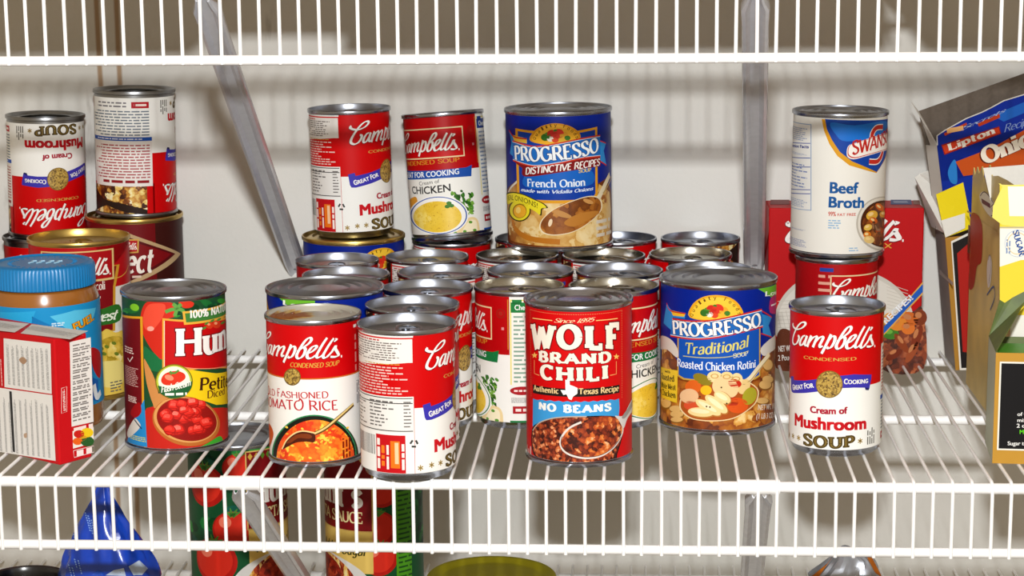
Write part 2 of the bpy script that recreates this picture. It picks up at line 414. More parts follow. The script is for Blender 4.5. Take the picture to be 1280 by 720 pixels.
    # ---- build
    def wrap(s, name, R, v0, v1, base, seg=84):
        """wrap the artwork round a can of radius R as a paper sleeve from v0 to v1"""
        k0 = s.mi(base); U = pi*R; st = 2*U/seg; vs = []; fs = []; ks = []
        def half(q, x, keep_right):
            o = []; n = len(q)
            for i in range(n):
                a, b = q[i], q[(i+1) % n]
                ia = (a[0] >= x) == keep_right or a[0] == x; ib = (b[0] >= x) == keep_right or b[0] == x
                if ia: o.append(a)
                if ia != ib:
                    t = (x-a[0])/(b[0]-a[0]); o.append((x, a[1]+(b[1]-a[1])*t))
            return o
        def face(q, k, l):
            q = [(max(-U, min(U, x)), max(v0, min(v1, y))) for x, y in q]
            i0 = int((min(x for x, y in q)+U)/st); i1 = int((max(x for x, y in q)+U)/st)
            for i in range(i0, i1+1):
                p = q
                if i > i0: p = half(p, -U+i*st, True)
                if i < i1 and len(p) > 2: p = half(p, -U+(i+1)*st, False)
                if len(p) < 3: continue
                ar = sum(p[j][0]*p[(j+1)%len(p)][1]-p[(j+1)%len(p)][0]*p[j][1] for j in range(len(p)))
                if abs(ar) < 1e-5: continue
                if ar < 0: p = p[::-1]
                fs.append(list(range(len(vs), len(vs)+len(p)))); ks.append(k)
                vs.extend((x, y, l) for x, y in p)
        face([(-U,v0),(U,v0),(U,v1),(-U,v1)], k0, 0)
        for q, k, l in s.tris: face(q, k, l)
        P = []
        for u, w, l in vs:
            # facet-aligned: follow the chord of the strip so that every layer has the same facets
            r = R+l*DZ; i = min(int((u+U)/st+1e-7), seg-1); ua = -U+i*st; t = (u-ua)/st
            a, b = ua/R, (ua+st)/R
            P.append((r*(sin(a)*(1-t)+sin(b)*t), -r*(cos(a)*(1-t)+cos(b)*t), w))
        me = mesh_from(name, P, fs, s.mats, True, ks)
        ul = me.uv_layers.new(name='UVMap')
        for lp in me.loops: q = vs[lp.vertex_index]; ul.data[lp.index].uv = (q[0], q[1])
        me.normals_split_custom_set_from_vertices([Vector((x, y, 0)).normalized() for x, y, z in P])
        return me
    def flat(s, name, to3, mats=None):
        """lay the artwork on a flat (or gently mapped) face: to3(u, v, lift) -> point in millimetres"""
        vs = []; fs = []; ks = []; uv = []
        for q, k, l in s.tris:
            o = len(vs)
            for x, y in q: vs.append(to3(x, y, (l+.5)*DZ*3)); uv.append((x, y))
            fs.append(list(range(o, o+len(q)))); ks.append(k)
        me = mesh_from(name, vs, fs, s.mats, False, ks)
        ul = me.uv_layers.new(name='UVMap')
        for lp in me.loops: ul.data[lp.index].uv = uv[lp.vertex_index]
        return me

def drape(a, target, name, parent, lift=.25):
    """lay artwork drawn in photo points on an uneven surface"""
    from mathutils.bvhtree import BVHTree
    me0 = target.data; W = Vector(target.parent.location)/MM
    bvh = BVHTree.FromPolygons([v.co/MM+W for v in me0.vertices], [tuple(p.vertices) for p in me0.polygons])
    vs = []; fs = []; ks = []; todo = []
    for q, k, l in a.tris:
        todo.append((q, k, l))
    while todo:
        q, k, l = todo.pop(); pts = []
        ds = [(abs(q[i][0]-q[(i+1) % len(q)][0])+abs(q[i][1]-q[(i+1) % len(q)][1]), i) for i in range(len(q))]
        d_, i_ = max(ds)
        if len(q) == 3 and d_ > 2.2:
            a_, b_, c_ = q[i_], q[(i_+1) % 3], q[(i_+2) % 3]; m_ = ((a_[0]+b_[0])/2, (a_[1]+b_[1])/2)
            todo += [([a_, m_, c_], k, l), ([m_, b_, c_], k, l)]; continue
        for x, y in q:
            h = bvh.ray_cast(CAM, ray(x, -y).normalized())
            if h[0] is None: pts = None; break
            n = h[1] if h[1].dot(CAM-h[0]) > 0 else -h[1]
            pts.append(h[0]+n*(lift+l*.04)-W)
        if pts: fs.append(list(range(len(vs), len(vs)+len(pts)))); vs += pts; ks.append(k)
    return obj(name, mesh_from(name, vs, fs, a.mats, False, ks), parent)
# ------------------------------------------------------------------ cans
def can_matrix(X, Y, z0, tx=0, ty=0, sc=1):
    return Matrix.Translation((X, Y, z0)) @ Matrix.Rotation(tx, 4, 'Y') @ Matrix.Rotation(-ty, 4, 'X') @ Matrix.Scale(sc, 4)
def unwrap(pose, R):
    """photo point -> (u, v) on the label of a can that stands at this pose"""
    Mi = can_matrix(*pose).inverted(); o = Mi @ CAM; R3 = Mi.to_3x3()
    def f(px, py):
        d = R3 @ ray(px, py)
        a = d.x*d.x+d.y*d.y; b = o.x*d.x+o.y*d.y; c = o.x*o.x+o.y*o.y-R*R; D = b*b-a*c
        t = (-b-sqrt(D))/a if D > 0 else -b/a
        p = o+d*t
        return (R*atan2(p.x, -p.y), p.z)
    return f
def can_parts(R, H, nested=False, tab=False, lid=None, body=None, beads=True):
    """meshes of a can: side and seams, top end, pull tab"""
    body = body or STEEL; lid = lid or LID_STEEL
    b = MB(); rb = R-1.3
    if nested: low = [(R-9,2.2),(R-6.5,2.0),(R-5.2,.2),(R-4.4,0),(R-4.0,.6),(R-3.6,2.2),(R-2.4,4.0),(rb,5.2)]
    else: low = [(R-12,2.6),(R-4,2.4),(R-2.2,.3),(R-1.2,0),(R-.4,.3),(R-.2,.9),(R-.2,2.8),(rb,3.5)]
    b.lathe(low+[(rb,H-3.7),(R-.15,H-3.2),(R,H-2.7),(R,H-.8),(R-.3,H-.2),(R-.8,H),(R-1.5,H-.3)], body, 72)
    body_me = b.mesh('can_body', True, 40)
    t = MB(); d = 6.2 if tab else 2.3
    pr = [(R-1.5,H-.3),(R-1.9,H-d+.1),(R-2.6,H-d-.7),(R-3.8,H-d-.2)]
    if tab: pr += [(R-5,H-d+.6),(R-8,H-d+.6),(R-8.6,H-d+.2),(.0,H-d+.2)]
    else:
        x = R-5.5; up = True
        pr += [(R-5,H-d+.5)]
        for f in (.80,.77,.62,.59,.44,.41): pr.append((R*f, H-d+(1.5 if up else .1))); up = not up
        pr += [(R*.3,H-d+.8),(0,H-d+.8)]
    t.lathe(pr, lid, 72)
    lid_me = t.mesh('can_lid', True, 40)
    tab_me = None
    if tab:
        q = MB(); z = H-d+.3
        # ring of the tab, its nose and its rivet
        ring = [(8.5*cos(a)*.95, -R*.30+10.5*sin(a), z+1.5+.9*(sin(a)+1)) for a in [2*pi*i/28 for i in range(29)]]
        q.tube(ring, 1.5, lid, 8, cap=False, flat=.55)
        q.plate([(-7,-R*.30+7,z+1.6),(7,-R*.30+7,z+1.6),(6.5,-R*.30+14,z+1.6),(3,-R*.3+17.5,z+1.3),(-3,-R*.3+17.5,z+1.3),(-6.5,-R*.30+14,z+1.6)], (0,0,1.1), lid)
        q.lathe([(0,z+3.4),(2.2,z+3.3),(2.8,z+2.4),(2.8,z)], lid, 20, (0,-R*.30+12.5))
        tab_me = q.mesh('pull_tab', True, 40)
    return body_me, lid_me, tab_me
def set_can(name, pose, R, H, parts, label_me, yaw=0, flip=False, tabyaw=0, lid_yaw=None):
    root = empty(name)
    Mx = can_matrix(*pose)
    if flip: Mx = Mx @ Matrix.Translation((0,0,H)) @ Matrix.Rotation(pi, 4, 'Y')
    Mx = Mx @ Matrix.Rotation(yaw, 4, 'Z')
    T = Mx.to_translation()*MM; Mx = Matrix.Translation(T) @ Mx.to_3x3().to_4x4()  # millimetre turn and scale
    root.matrix_world = Mx
    obj('body', parts[0], root); obj('lid', parts[1], root)
    if parts[2]:
        o = obj('pull_tab', parts[2], root); o.rotation_euler = (0, 0, tabyaw-yaw)
    if label_me: obj('label', label_me, root)
    return root
# ================================================================== labels
RC, HC = 33.2, 101.6           # condensed soup can
LC = RC-1.15                   # label radius
RED, WHT, GLD, NAVY, BLK = '#c60004', '#ecebe7', '#b0914a', '#2a2c8c', '#262322'
SCRIPT = [  # the soup maker's script, traced on a 9.846x grid
 [(118,138),(112,160),(128,192),(165,212),(215,200),(255,168),(266,140),(248,126),(215,132),(175,170),(140,235),(115,310),(110,365),(128,398),(155,388),(180,345),(186,305),(172,290)],
 [(262,292),(240,296),(212,335),(198,385),(212,408),(238,390),(268,340)],[(285,292),(268,345),(258,390),(272,412),(296,396)],
 [(338,290),(312,350),(286,428)],[(306,376),(350,322),(392,300),(404,316),(384,366),(356,434)],[(376,382),(422,328),(464,304),(482,316),(466,358),(442,404),(448,432),(478,418)],
 [(580,274),(540,360),(500,440),(462,512)],[(545,352),(582,308),(615,300),(628,322),(615,376),(582,428),(548,446),(528,432)],
 [(650,360),(720,312),(790,258),(824,210),(818,182),(786,188),(740,240),(690,320),(650,395),(645,435),(668,452),(706,432),(738,385),(752,335),(742,308)],
 [(768,388),(822,362),(866,320),(880,292),(862,284),(826,304),(786,362),(768,412),(782,446),(822,440),(862,408)],
 [(992,176),(950,250),(905,340),(876,405),(884,436),(914,424),(940,400)],[(1056,182),(1012,260),(970,345),(944,408),(952,438),(980,426),(1004,398)],
 [(984,420),(1030,360),(1068,282),(1066,320),(1084,370),(1090,404),(1060,424),(1016,424)],[(1082,182),(1076,204),(1056,226)]]
def script(a, m, lay, shadow=None, box=None, w=2.25, w2=.8, sh=.32):
    """the soup maker's script; box = (u of the C's left edge, baseline v, u of the final s, scale up)"""
    k = SCRIPT_K; x0, y0, x1 = SCRIPT_BOX
    if box: ku = (box[2]-box[0])/(x1-x0); kv = box[3]; xf = lambda x, y: (box[0]+(x-x0)*ku, box[1]+(y-y0)*kv); ws = (abs(ku)+abs(kv))/2
    else: xf = lambda x, y: (x, y); ws = 1
    def pen(pts, w, w2, mat, l):
        a.put(ribbon(cat_rom([xf(*p) for p in pts], 5), lambda dx, dy, t: (w2+(w-w2)*min(1, abs(dy*.93-dx*.36))**1.1)*ws), mat, l)
    for st in k:
        if shadow: pen([(x-sh, y-sh) for x, y in st], w, w2+.6, shadow, lay)
    for st in k: pen(st, w, w2, m, lay+1)
    x, y = xf(SCRIPT_DOT[0], SCRIPT_DOT[1]); a.put([[(x-.5*ws,y-.8*ws),(x+.5*ws,y-.8*ws),(x+.5*ws,y+.8*ws),(x-.5*ws,y+.8*ws)]], m, lay+1)
def lin_map(src, dst):
    """affine map in the drawing grid: src and dst are (x0,y0,x1,y1)"""
    kx = (dst[2]-dst[0])/(src[2]-src[0]); ky = (dst[3]-dst[1])/(src[3]-src[1])
    return lambda x, y: (dst[0]+(x-src[0])*kx, dst[1]+(y-src[1])*ky)
COIN = food('printed_gold_medal', 1.1, [(0,'#5c4420'),(.4,'#a8863c'),(.75,'#c9a955'),(1,'#8a6a2a')], .5)
POSE_M1 = (566.5, 85.5, 6, -.003, 0)
POSE_M2 = (274.7, 16.5, 6, 0, 0)
U_M1, U_M2 = unwrap(POSE_M1, LC), unwrap(POSE_M2, LC)
G1 = lambda x, y: U_M1(980+x/9.846, 390+y/9.846)
SCRIPT_K = [[G1(*p) for p in st] for st in SCRIPT]
SCRIPT_BOX = (G1(108,360)[0], G1(440,432)[1], G1(1092,404)[0]); SCRIPT_DOT = G1(1115,418)
# the same printed spot seen on both cans gives the turn of the second
DU2 = U_M2(543.9, 558.8)[0]-U_M1(980+138/9.846, 500+312/9.846)[0]
def mushroom_label():
    a = Art()
    a.frame(U_M1, 980, 390, 9.846)
    vr = U_M1(980+1175/9.846, 455+218/9.846)[1]              # foot of the red band
    up = U_M1(980+1182/9.846, 460)[0]                          # where the recipe panel starts
    uL = U_M2(516.6, 440)[0]-DU2                               # where the nutrition panel ends
    U = pi*LC
    a.urect(uL, vr, up, 99, RED, 1)
    a.urect(up, 74, U, 99, RED, 1); a.urect(up, vr, up+1.5, 99, RED, 1)
    script(a, '#f1efec', 4, '#5a0006')
    a.text('CONDENSED', 'flare', (246,572), (890,590), 36, '#c9a24e', 3, mid=(570,603))
    a.frame(U_M1, 980, 455, 9.846)
    a.fill([(86,150),(118,150),(122,196),(260,203),(420,184),(420,338),(260,356),(120,356),(96,340),(90,300)], '#3a33a6', 3)
    a.fill([(690,144),(860,126),(1076,128),(1072,180),(1050,300),(1040,320),(1002,318),(994,290),(860,290),(700,296)], '#3a33a6', 3)
    a.fill([(996,288),(1050,296),(1040,322),(1004,320)], '#1d1a5e', 4)
    a.text('GREAT FOR', 'bold', (112,318), (368,288), 58, '#f1efec', 4, tall=lambda t: 1.2 if t < .12 or .62 < t < .74 else .95)
    a.text('COOKING', 'bold', (738,246), (1030,232), 56, '#f1efec', 4, tall=lambda t: 1.2 if t < .16 else .95)
    a.ellipse(558, 250, 166, 168, '#7d6226', 4); a.ellipse(558, 250, 154, 156, COIN, 5)
    a.frame(U_M1, 980, 500, 9.846)
    a.text('Cream of', 'bold', (326,152), (778,165), 84, '#a81432', 3, grow=1.5, mid=(560,172))
    a.text('Mushroom', 'bold', (138,308), (1004,352), 152, '#c2101c', 3, grow=1.5, mid=(560,368))
    a.text('SOUP', 'slab', (246,542), (858,572), 128, '#4a3a16', 3, grow=3, mid=(540,585))
    a.text('SOUP', 'slab', (250,541), (854,571), 126, '#7d6630', 4, grow=-8, mid=(540,584))
    for x, y in ((68,428),(112,442),(180,466),(937,504)): a.aster(x, y, 2.0, .8, '#a08648', 3)
    a.fine(1018, 345, 1112, 525, 4, '#6b6862', 3, .5, 5, True)
    # right: recipe panel (photo on top, recipe, blue rule, small print)
    u0 = up+1.5
    a.raw()
    a.urect(up-.01, 5, U, vr, WHT, 1)
    a.urect(u0+5, 76, u0+62, 98.5, food('printed_casserole', 4.2, [(0,'#3a1408'),(.3,'#8a4a16'),(.55,'#c98e34'),(.8,'#ecd27c'),(1,'#f4ecca')], .6), 2)
    a.fill([(u0+62,76),(u0+62,98.5),(u0+58,98.5),(u0+40,92),(u0+22,97),(u0+12,98.5),(u0+5,98.5),(u0+5,95),(u0+24,90),(u0+45,87)], '#2a1a14', 3)
    a.urect(u0, 40, u0+56, 76, '#e6e0dc', 3)
    a.fine(u0+3, 70, u0+46, 74.5, 1, '#8c1a22', 4, .5, 3)
    a.fine(u0+2, 42, u0+54, 70, 12, '#a8454c', 4, .42, 4)
    a.urect(u0, 36.6, u0+60, 39.6, '#1d4fae', 3); a.fine(u0+8, 37.2, u0+56, 39, 1, '#dfe6f2', 4, .5, 9)
    a.fine(u0+2, 15, u0+58, 36, 9, '#6a7684', 3, .42, 6)
    a.urect(u0+2, 8.5, u0+16, 13.5, '#b01220', 3); a.fine(u0+4, 9.6, u0+14, 12.4, 1, '#f0ded8', 4, .6, 2, ragged=0)
    a.fine(u0+20, 8, u0+52, 13.5, 2, '#77757a', 3, .42, 7); a.urect(u0+60, 6, u0+68, 14, '#b01220', 3)
    # left: directions, ingredients, nutrition panel, coupon
    a.frame(U_M2, 440, 395, 6.857, DU2)
    uE = uL
    a.fill([(46,150),(524,205),(524,396),(46,372)], '#e4dfd9', 3)
    a.raw()
    def m2(x, y): q = U_M2(x, y); return (q[0]-DU2, q[1])
    xl = m2(449, 470)[0]; vt = m2(515, 424)[1]; vm = m2(515, 453.5)[1]; vn = m2(515, 496)[1]; vb = m2(515, 541)[1]
    a.tris = [t for t in a.tris if t[2] != 3 or t[1] != a.mi('#e4dfd9')]
    a.urect(xl-16, 5, uE, vt+1, RED, 1)
    a.urect(xl-16, vm, uE-.6, vt, '#e4dfd9', 2); a.fine(xl-12, vm+.8, uE-2, vt-2.2, 8, '#6a5f5c', 3, .45, 11, ragged=.2); a.fine(xl+6, vt-2.2, uE-20, vt-.4, 1, '#b8323a', 3, .5, 12)
    a.fine(xl-12, vn+1, uE-1.2, vm-2.5, 10, '#e0bfb8', 3, .45, 13, ragged=.35); a.fine(xl+12, vm-2, uE-8, vm-.6, 1, '#c79a3e', 3, .4, 14)
    a.urect(xl-16, 5, uE-.3, vn, WHT, 2)
    a.urect(xl-16, vb, uE-.5, vn-.4, '#e3e0dc', 3)
    for f in (.02, .16, .93): a.urect(xl, vn-(vn-vb)*f-.9, uE-1, vn-(vn-vb)*f-.3, '#2c2a2a', 4)
    a.fine(xl+1, vb+3, xl+18, vn-2.5, 8, '#6a6562', 4, .34, 15, ragged=.6); a.fine(xl+21, vb+3, uE-9, vn-2.5, 8, '#5f5a58', 4, .38, 16, ragged=.6); a.fine(uE-7, vb+3, uE-1.5, vn-2.5, 8, '#6a6562', 4, .34, 17)
    a.fine(xl-14, vb, xl-2, vn-1, 9, '#8a8480', 4, .4, 18)
    c0 = m2(470.5, 560)[0]; c1 = m2(507, 560)[0]; cv = m2(490, 544)[1]
    x = xl-1
    rn = random.Random(5)
    while x < c0-1.5:
        w = rn.choice((.35,.6,.9)); a.urect(x, 17, x+w, cv-1, '#4a4748', 3); x += w+rn.choice((.4,.7))
    a.urect(c0, 5.6, c1, cv, '#c0101a', 3)
    a.fine(c0+.6, 8, c0+3.4, cv-2, 1, '#f2e4de', 4, .8, 21, True); a.fine(c0+4, 10, c0+7, cv-3, 1, '#ea7a20', 4, .8, 22, True); a.fine(c0+7.6, 8, c0+10.4, cv-2, 1, '#f2e4de', 4, .6, 23, True)
    cw = c1-c0
    a.urect(c0+cw*.52, 9, c0+cw*.82, cv-4, '#e8731a', 4); a.urect(c0+cw*.66, 12, c0+cw*.78, cv-5, '#f6c79a', 5); a.fine(c0+cw*.86, 8, c0+cw*.98, cv-2, 1, '#f2e4de', 4, .7, 24, True)
    rx, ry = m2(517.5, 554.5)
    for k in range(3):
        q = radians(90+120*k); q2 = radians(210+120*k); p = lambda an, r: (rx+r*cos(an), ry+r*sin(an))
        a.put(ribbon([p(q+.35,2.5), p(q2-.5,2.5)], lambda dx, dy, t: 1.35), '#3a3a38', 3)
    return a.wrap('mushroom_soup_label', LC, 5.4, 97.9, WHT)
LAB = {}
LAB['mushroom'] = mushroom_label()
def shifted(U, sc=1): return lambda x, y: tuple(c/sc for c in U(x, y))
# ---------------------------------------------------------------- chicken soup, framed script
CKS = 1.03
POSE_CK = (275.1, 366.9, 110, -.074, .079, CKS)
U_CK = unwrap(POSE_CK, LC)
def framed_label(band, herb, edge, tab, seed):
    a = Art(); a.frame(U_CK, 490, 130, 3.793); P = a.P; U = pi*LC
    uE = P(405,200)[0]; vr = P(300,312)[1]; uF = P(340,180)[0]; uW = uE-72
    a.raw(); a.urect(uW, vr, uE, 99, '#b00208', 1)
    f0 = P(56,190)[0]; vt = P(250,110)[1]; vb = P(250,255)[1]
    a.urect(f0, vb, uF, vt, '#e2cfa0', 2); a.urect(f0+1, vb+1, uF-1, vt-1, '#bc0208', 3)
    script(a, '#f3efe8', 4, '#4a0006', box=(f0+2.2, P(250,216)[1], P(306,200)[0], .92), w=2.35, w2=.85)
    u = (uF+uE)/2; a.put([[(uE-.8,vr+4),(uE-1.4,vr+4),(uE-1.4,96),(uE-.8,96)]], '#c48a2c', 2)
    a.ellipse(u+.5, vt-4, 3.6, 3.6, '#9c1c14', 2, hole=.72); a.ellipse(u+.5, vt-4, 1.6, 1.6, '#a8241a', 2)
    a.put([[(u+1,vb+8),(u+3,vb+8),(u+3,vb+10),(u+1,vb+10)]], '#d88a8a', 2)
    a.frame(U_CK, 490, 130, 3.793)
    a.text('CONDENSED SOUP', 'flare', (62,293), (320,272), 19, '#d08a28', 3)
    a.fill([(56,316),(220,313),(352,300),(378,288),(376,342),(220,352),(62,358)], band, 3)
    a.text('GREAT FOR COOKING', 'semi', (66,348), (318,331), 27, '#eef1f4', 4, mid=(190,345))
    a.text('Cream of', 'thin', (130,387), (226,374), 19, '#55504e', 3)
    a.text('CHICKEN', 'semi', (98,424), (278,412), 36, '#2c2a2b', 3, mid=(190,424))
    rn = random.Random(seed)
    for k in range(70): a.ellipse(335+rn.uniform(-52,46), 462+rn.uniform(-50,70), rn.uniform(7,15), rn.uniform(4,8), rn.choice(('#2f6a1c','#4b8a2a','#234f16','#76a83e')), 3, rn.uniform(0,90), 9)
    a.smooth([(84,455),(108,440),(120,452),(120,490),(96,505),(82,490)], '#d9962e', 3)
    a.smooth([(352,545),(398,540),(414,580),(404,622),(300,632),(268,622)], '#e8cf9a', 3); a.smooth([(362,556),(396,552),(404,590),(396,612),(330,622)], '#f2e6c4', 4)
    for x, y in ((300,612),(345,604),(372,560),(392,598)): a.ellipse(x, y, 9, 7, '#5e9434', 5, n=8)
    a.ellipse(222, 528, 140, 94, '#f2f1ec', 5); a.ellipse(222, 528, 134, 89, band if edge is None else edge, 6, hole=.955)
    a.ellipse(216, 535, 114, 74, food('printed_cream_soup', 16, [(0,'#dcae24'),(.3,'#e6bf34'),(.7,'#ecca48'),(1,'#f2da74')], .95, speck=(4,.06,'#c08a1c')), 6)
    for x, y in ((270,470),(282,482),(262,486)): a.ellipse(x, y, 13, 9, '#3f7a24', 7, n=8)
    a.raw()
    v0 = P(300,632)[1]; a.urect(uW, 5, uE, v0-1.2, band, 4); a.urect(uW, v0-1.2, uE, v0-.4, '#f2f1ec', 5)
    # recipe panel to the right
    a.urect(uE, 5, U, 99, '#e9e8e2', 1); a.urect(uE+.5, P(430,430)[1], uE+34, 96, '#e6d76a', 2); a.urect(uE+1.4, P(430,430)[1]-1, uE+33, 95, '#eceae2', 3)
    a.urect(uE+1, 86.5, uE+30, 94, tab, 4); a.urect(uE+2, 93, uE+9, 96, tab, 4)
    a.text_uv('Cheesy', 'semi', uE+4, 88.5, uE+17, 4, '#f0f3ee', 5)
    a.fine(uE+3, P(430,430)[1]+1, uE+31, 85, 16, '#7fa08c' if 'g' in herb else '#8a9cb4', 4, .4, seed+3, ragged=.4)
    vo = P(435,455)[1]
    a.ellipse(uE+9, vo, 9, 3.2, '#a81620', 4); a.fine(uE+3, vo-1, uE+15, vo+1, 1, '#f0dcd6', 5, .7, seed, ragged=0)
    a.fine(uE+1, 20, uE+30, vo-5, 8, '#6d6a6a', 3, .42, seed+5, ragged=.2)
    a.urect(uE+2, 12, uE+16, 17.5, '#a81620', 3); a.fine(uE+4, 13.2, uE+14, 16.2, 1, '#f0dcd6', 4, .7, seed, ragged=0)
    a.urect(uE, 5, U, 6.8, band, 5)
    # left: small print on red, nutrition panel
    a.urect(-U, 5, uW, 99, '#a60a12', 1); a.urect(-U, 5, uW, vr-2, '#e6e5e0', 2)
    a.urect(uW-16, 92, uW-5, 95, '#22409a', 3); a.fine(uW-17, vr+3, uW-4, 91, 6, '#dca08c', 3, .4, seed+6, ragged=.3)
    for k in range(6): a.urect(uW-40, 12+k*7.6, uW-3, 12.5+k*7.6, '#33313a', 4)
    a.fine(uW-40, 12, uW-4, 56, 12, '#66626a', 4, .4, seed+7, ragged=.6)
    return a.wrap('framed_soup_label', LC, 5.4, 97.9, '#ecebe5')
LAB['chicken'] = framed_label('#1e4fa4', 'b', '#2a55a8', '#1d3f8e', 31)
LAB['fatfree'] = framed_label('#13733a', 'g', '#3f7f4c', '#1c7a3a', 41)
# ---------------------------------------------------------------- tomato rice
POSE_TR = (206.8, 49.5, 6, .001, 0)
U_TR = unwrap(POSE_TR, LC)
def tomato_rice_label():
    a = Art(); U = pi*LC; Q = lambda x, y: U_TR(320+x/2.573, 330+y/2.573); a.raw()
    vr = Q(180,372)[1]; u1 = Q(322,300)[0]
    a.urect(-U, vr, U, 99, '#c60006', 1); a.urect(-U, vr+.3, U, vr+.75, '#c48a2c', 2)
    # script: top of the b and the final dot fix its size
    b = U_TR(320+412/6, 330+556/6); d = U_TR(320+640/6, 330+692/6); k = (d[0]-b[0])/(SCRIPT_DOT[0]-G1(822,183)[0]); kv = (b[1]-d[1])/(G1(822,183)[1]-SCRIPT_DOT[1])
    uL = d[0]-(SCRIPT_DOT[0]-SCRIPT_BOX[0])*k
    script(a, '#f2f0ec', 3, '#5c0408', box=(uL, d[1]+(SCRIPT_BOX[1]-SCRIPT_DOT[1])*kv, d[0]-(SCRIPT_DOT[0]-SCRIPT_BOX[2])*k, kv))
    a.frame(U_TR, 320, 330, 2.573)
    a.text('CONDENSED SOUP', 'ital', (110,330), (266,324), 14, '#cf9e40', 3, mid=(190,333))
    a.ellipse(117, 363, 27, 28, '#6d5622', 3); a.ellipse(117, 363, 24, 25, COIN, 4)
    a.text('OLD FASHIONED', 'flare', (40,416), (233,430), 20, '#b8202c', 3, mid=(135,432), tall=lambda t: 1.2 if t < .08 or .3 < t < .38 else .95)
    a.text('TOMATO RICE', 'flare', (24,454), (264,468), 31, '#b8202c', 3, mid=(140,470), tall=lambda t: 1.2 if t < .1 or .6 < t < .7 else .95)
    a.frame(U_TR, 320, 490, 6)
    a.ellipse(446, 478, 322, 306, '#2c3a22', 3, n=60); a.ellipse(440, 476, 308, 294, '#141a12', 4, n=60); a.ellipse(436, 470, 316, 300, '#2f8a58', 4, n=60, hole=.972)
    a.ellipse(446, 490, 290, 282, food('printed_tomato_rice_soup', 6.5, [(0,'#d8330c'),(.35,'#ee5a12'),(.7,'#f47a1c'),(1,'#f8a62c')], .8, speck=(.55,.12,'#f8cf4a')), 5, n=60)
    rn = random.Random(8)
    for k in range(40):
        x, y = 446+rn.uniform(-240,250), 400+rn.uniform(-150,120); a.ellipse(x, y, rn.uniform(11,19), 8, rn.choice(('#f6c848','#f8b83a','#f09a2a')), 6, rn.uniform(-60,60), 9)
    a.smooth([(198,428),(232,360),(290,312),(350,294),(420,304),(446,330),(436,376),(380,372),(300,380),(236,412)], '#4a1a0c', 7); a.smooth([(230,380),(300,322),(380,312),(420,330),(400,350),(320,345),(262,380)], '#7a3414', 8)
    a.stroke([(198,428),(232,360),(290,310),(350,292),(420,302),(450,312)], 10, '#e6c88a', 9)
    a.stroke([(440,312),(520,272),(620,190),(730,92)], 30, '#5a4014', 8); a.stroke([(440,310),(520,268),(620,186),(728,86)], 14, '#e2c47c', 9)
    a.smooth([(84,235),(110,250),(132,310),(120,370),(98,420),(80,400)], '#c8541c', 3)
    a.fine(640, 340, 712, 480, 3, '#7c1a08', 9, .55, 3, True)
    a.raw(); uR = Q(318,300)[0]
    a.urect(uR-1.2, 93.2, uR+2.6, 95.2, '#f0e8e4', 2); a.fine(uR-1, vr+2, uR+3, 91, 1, '#d98a84', 2, .5, 4, True); a.fine(uR+1, 40, uR+6, vr-2, 2, '#77757a', 2, .5, 5, True)
    a.fine(uR+8, 10, U-4, 92, 24, '#b89a96', 2, .4, 6)
    return a.wrap('tomato_rice_label', LC, 4.2, 97.9, '#eceae5')
LAB['tomrice'] = tomato_rice_label()
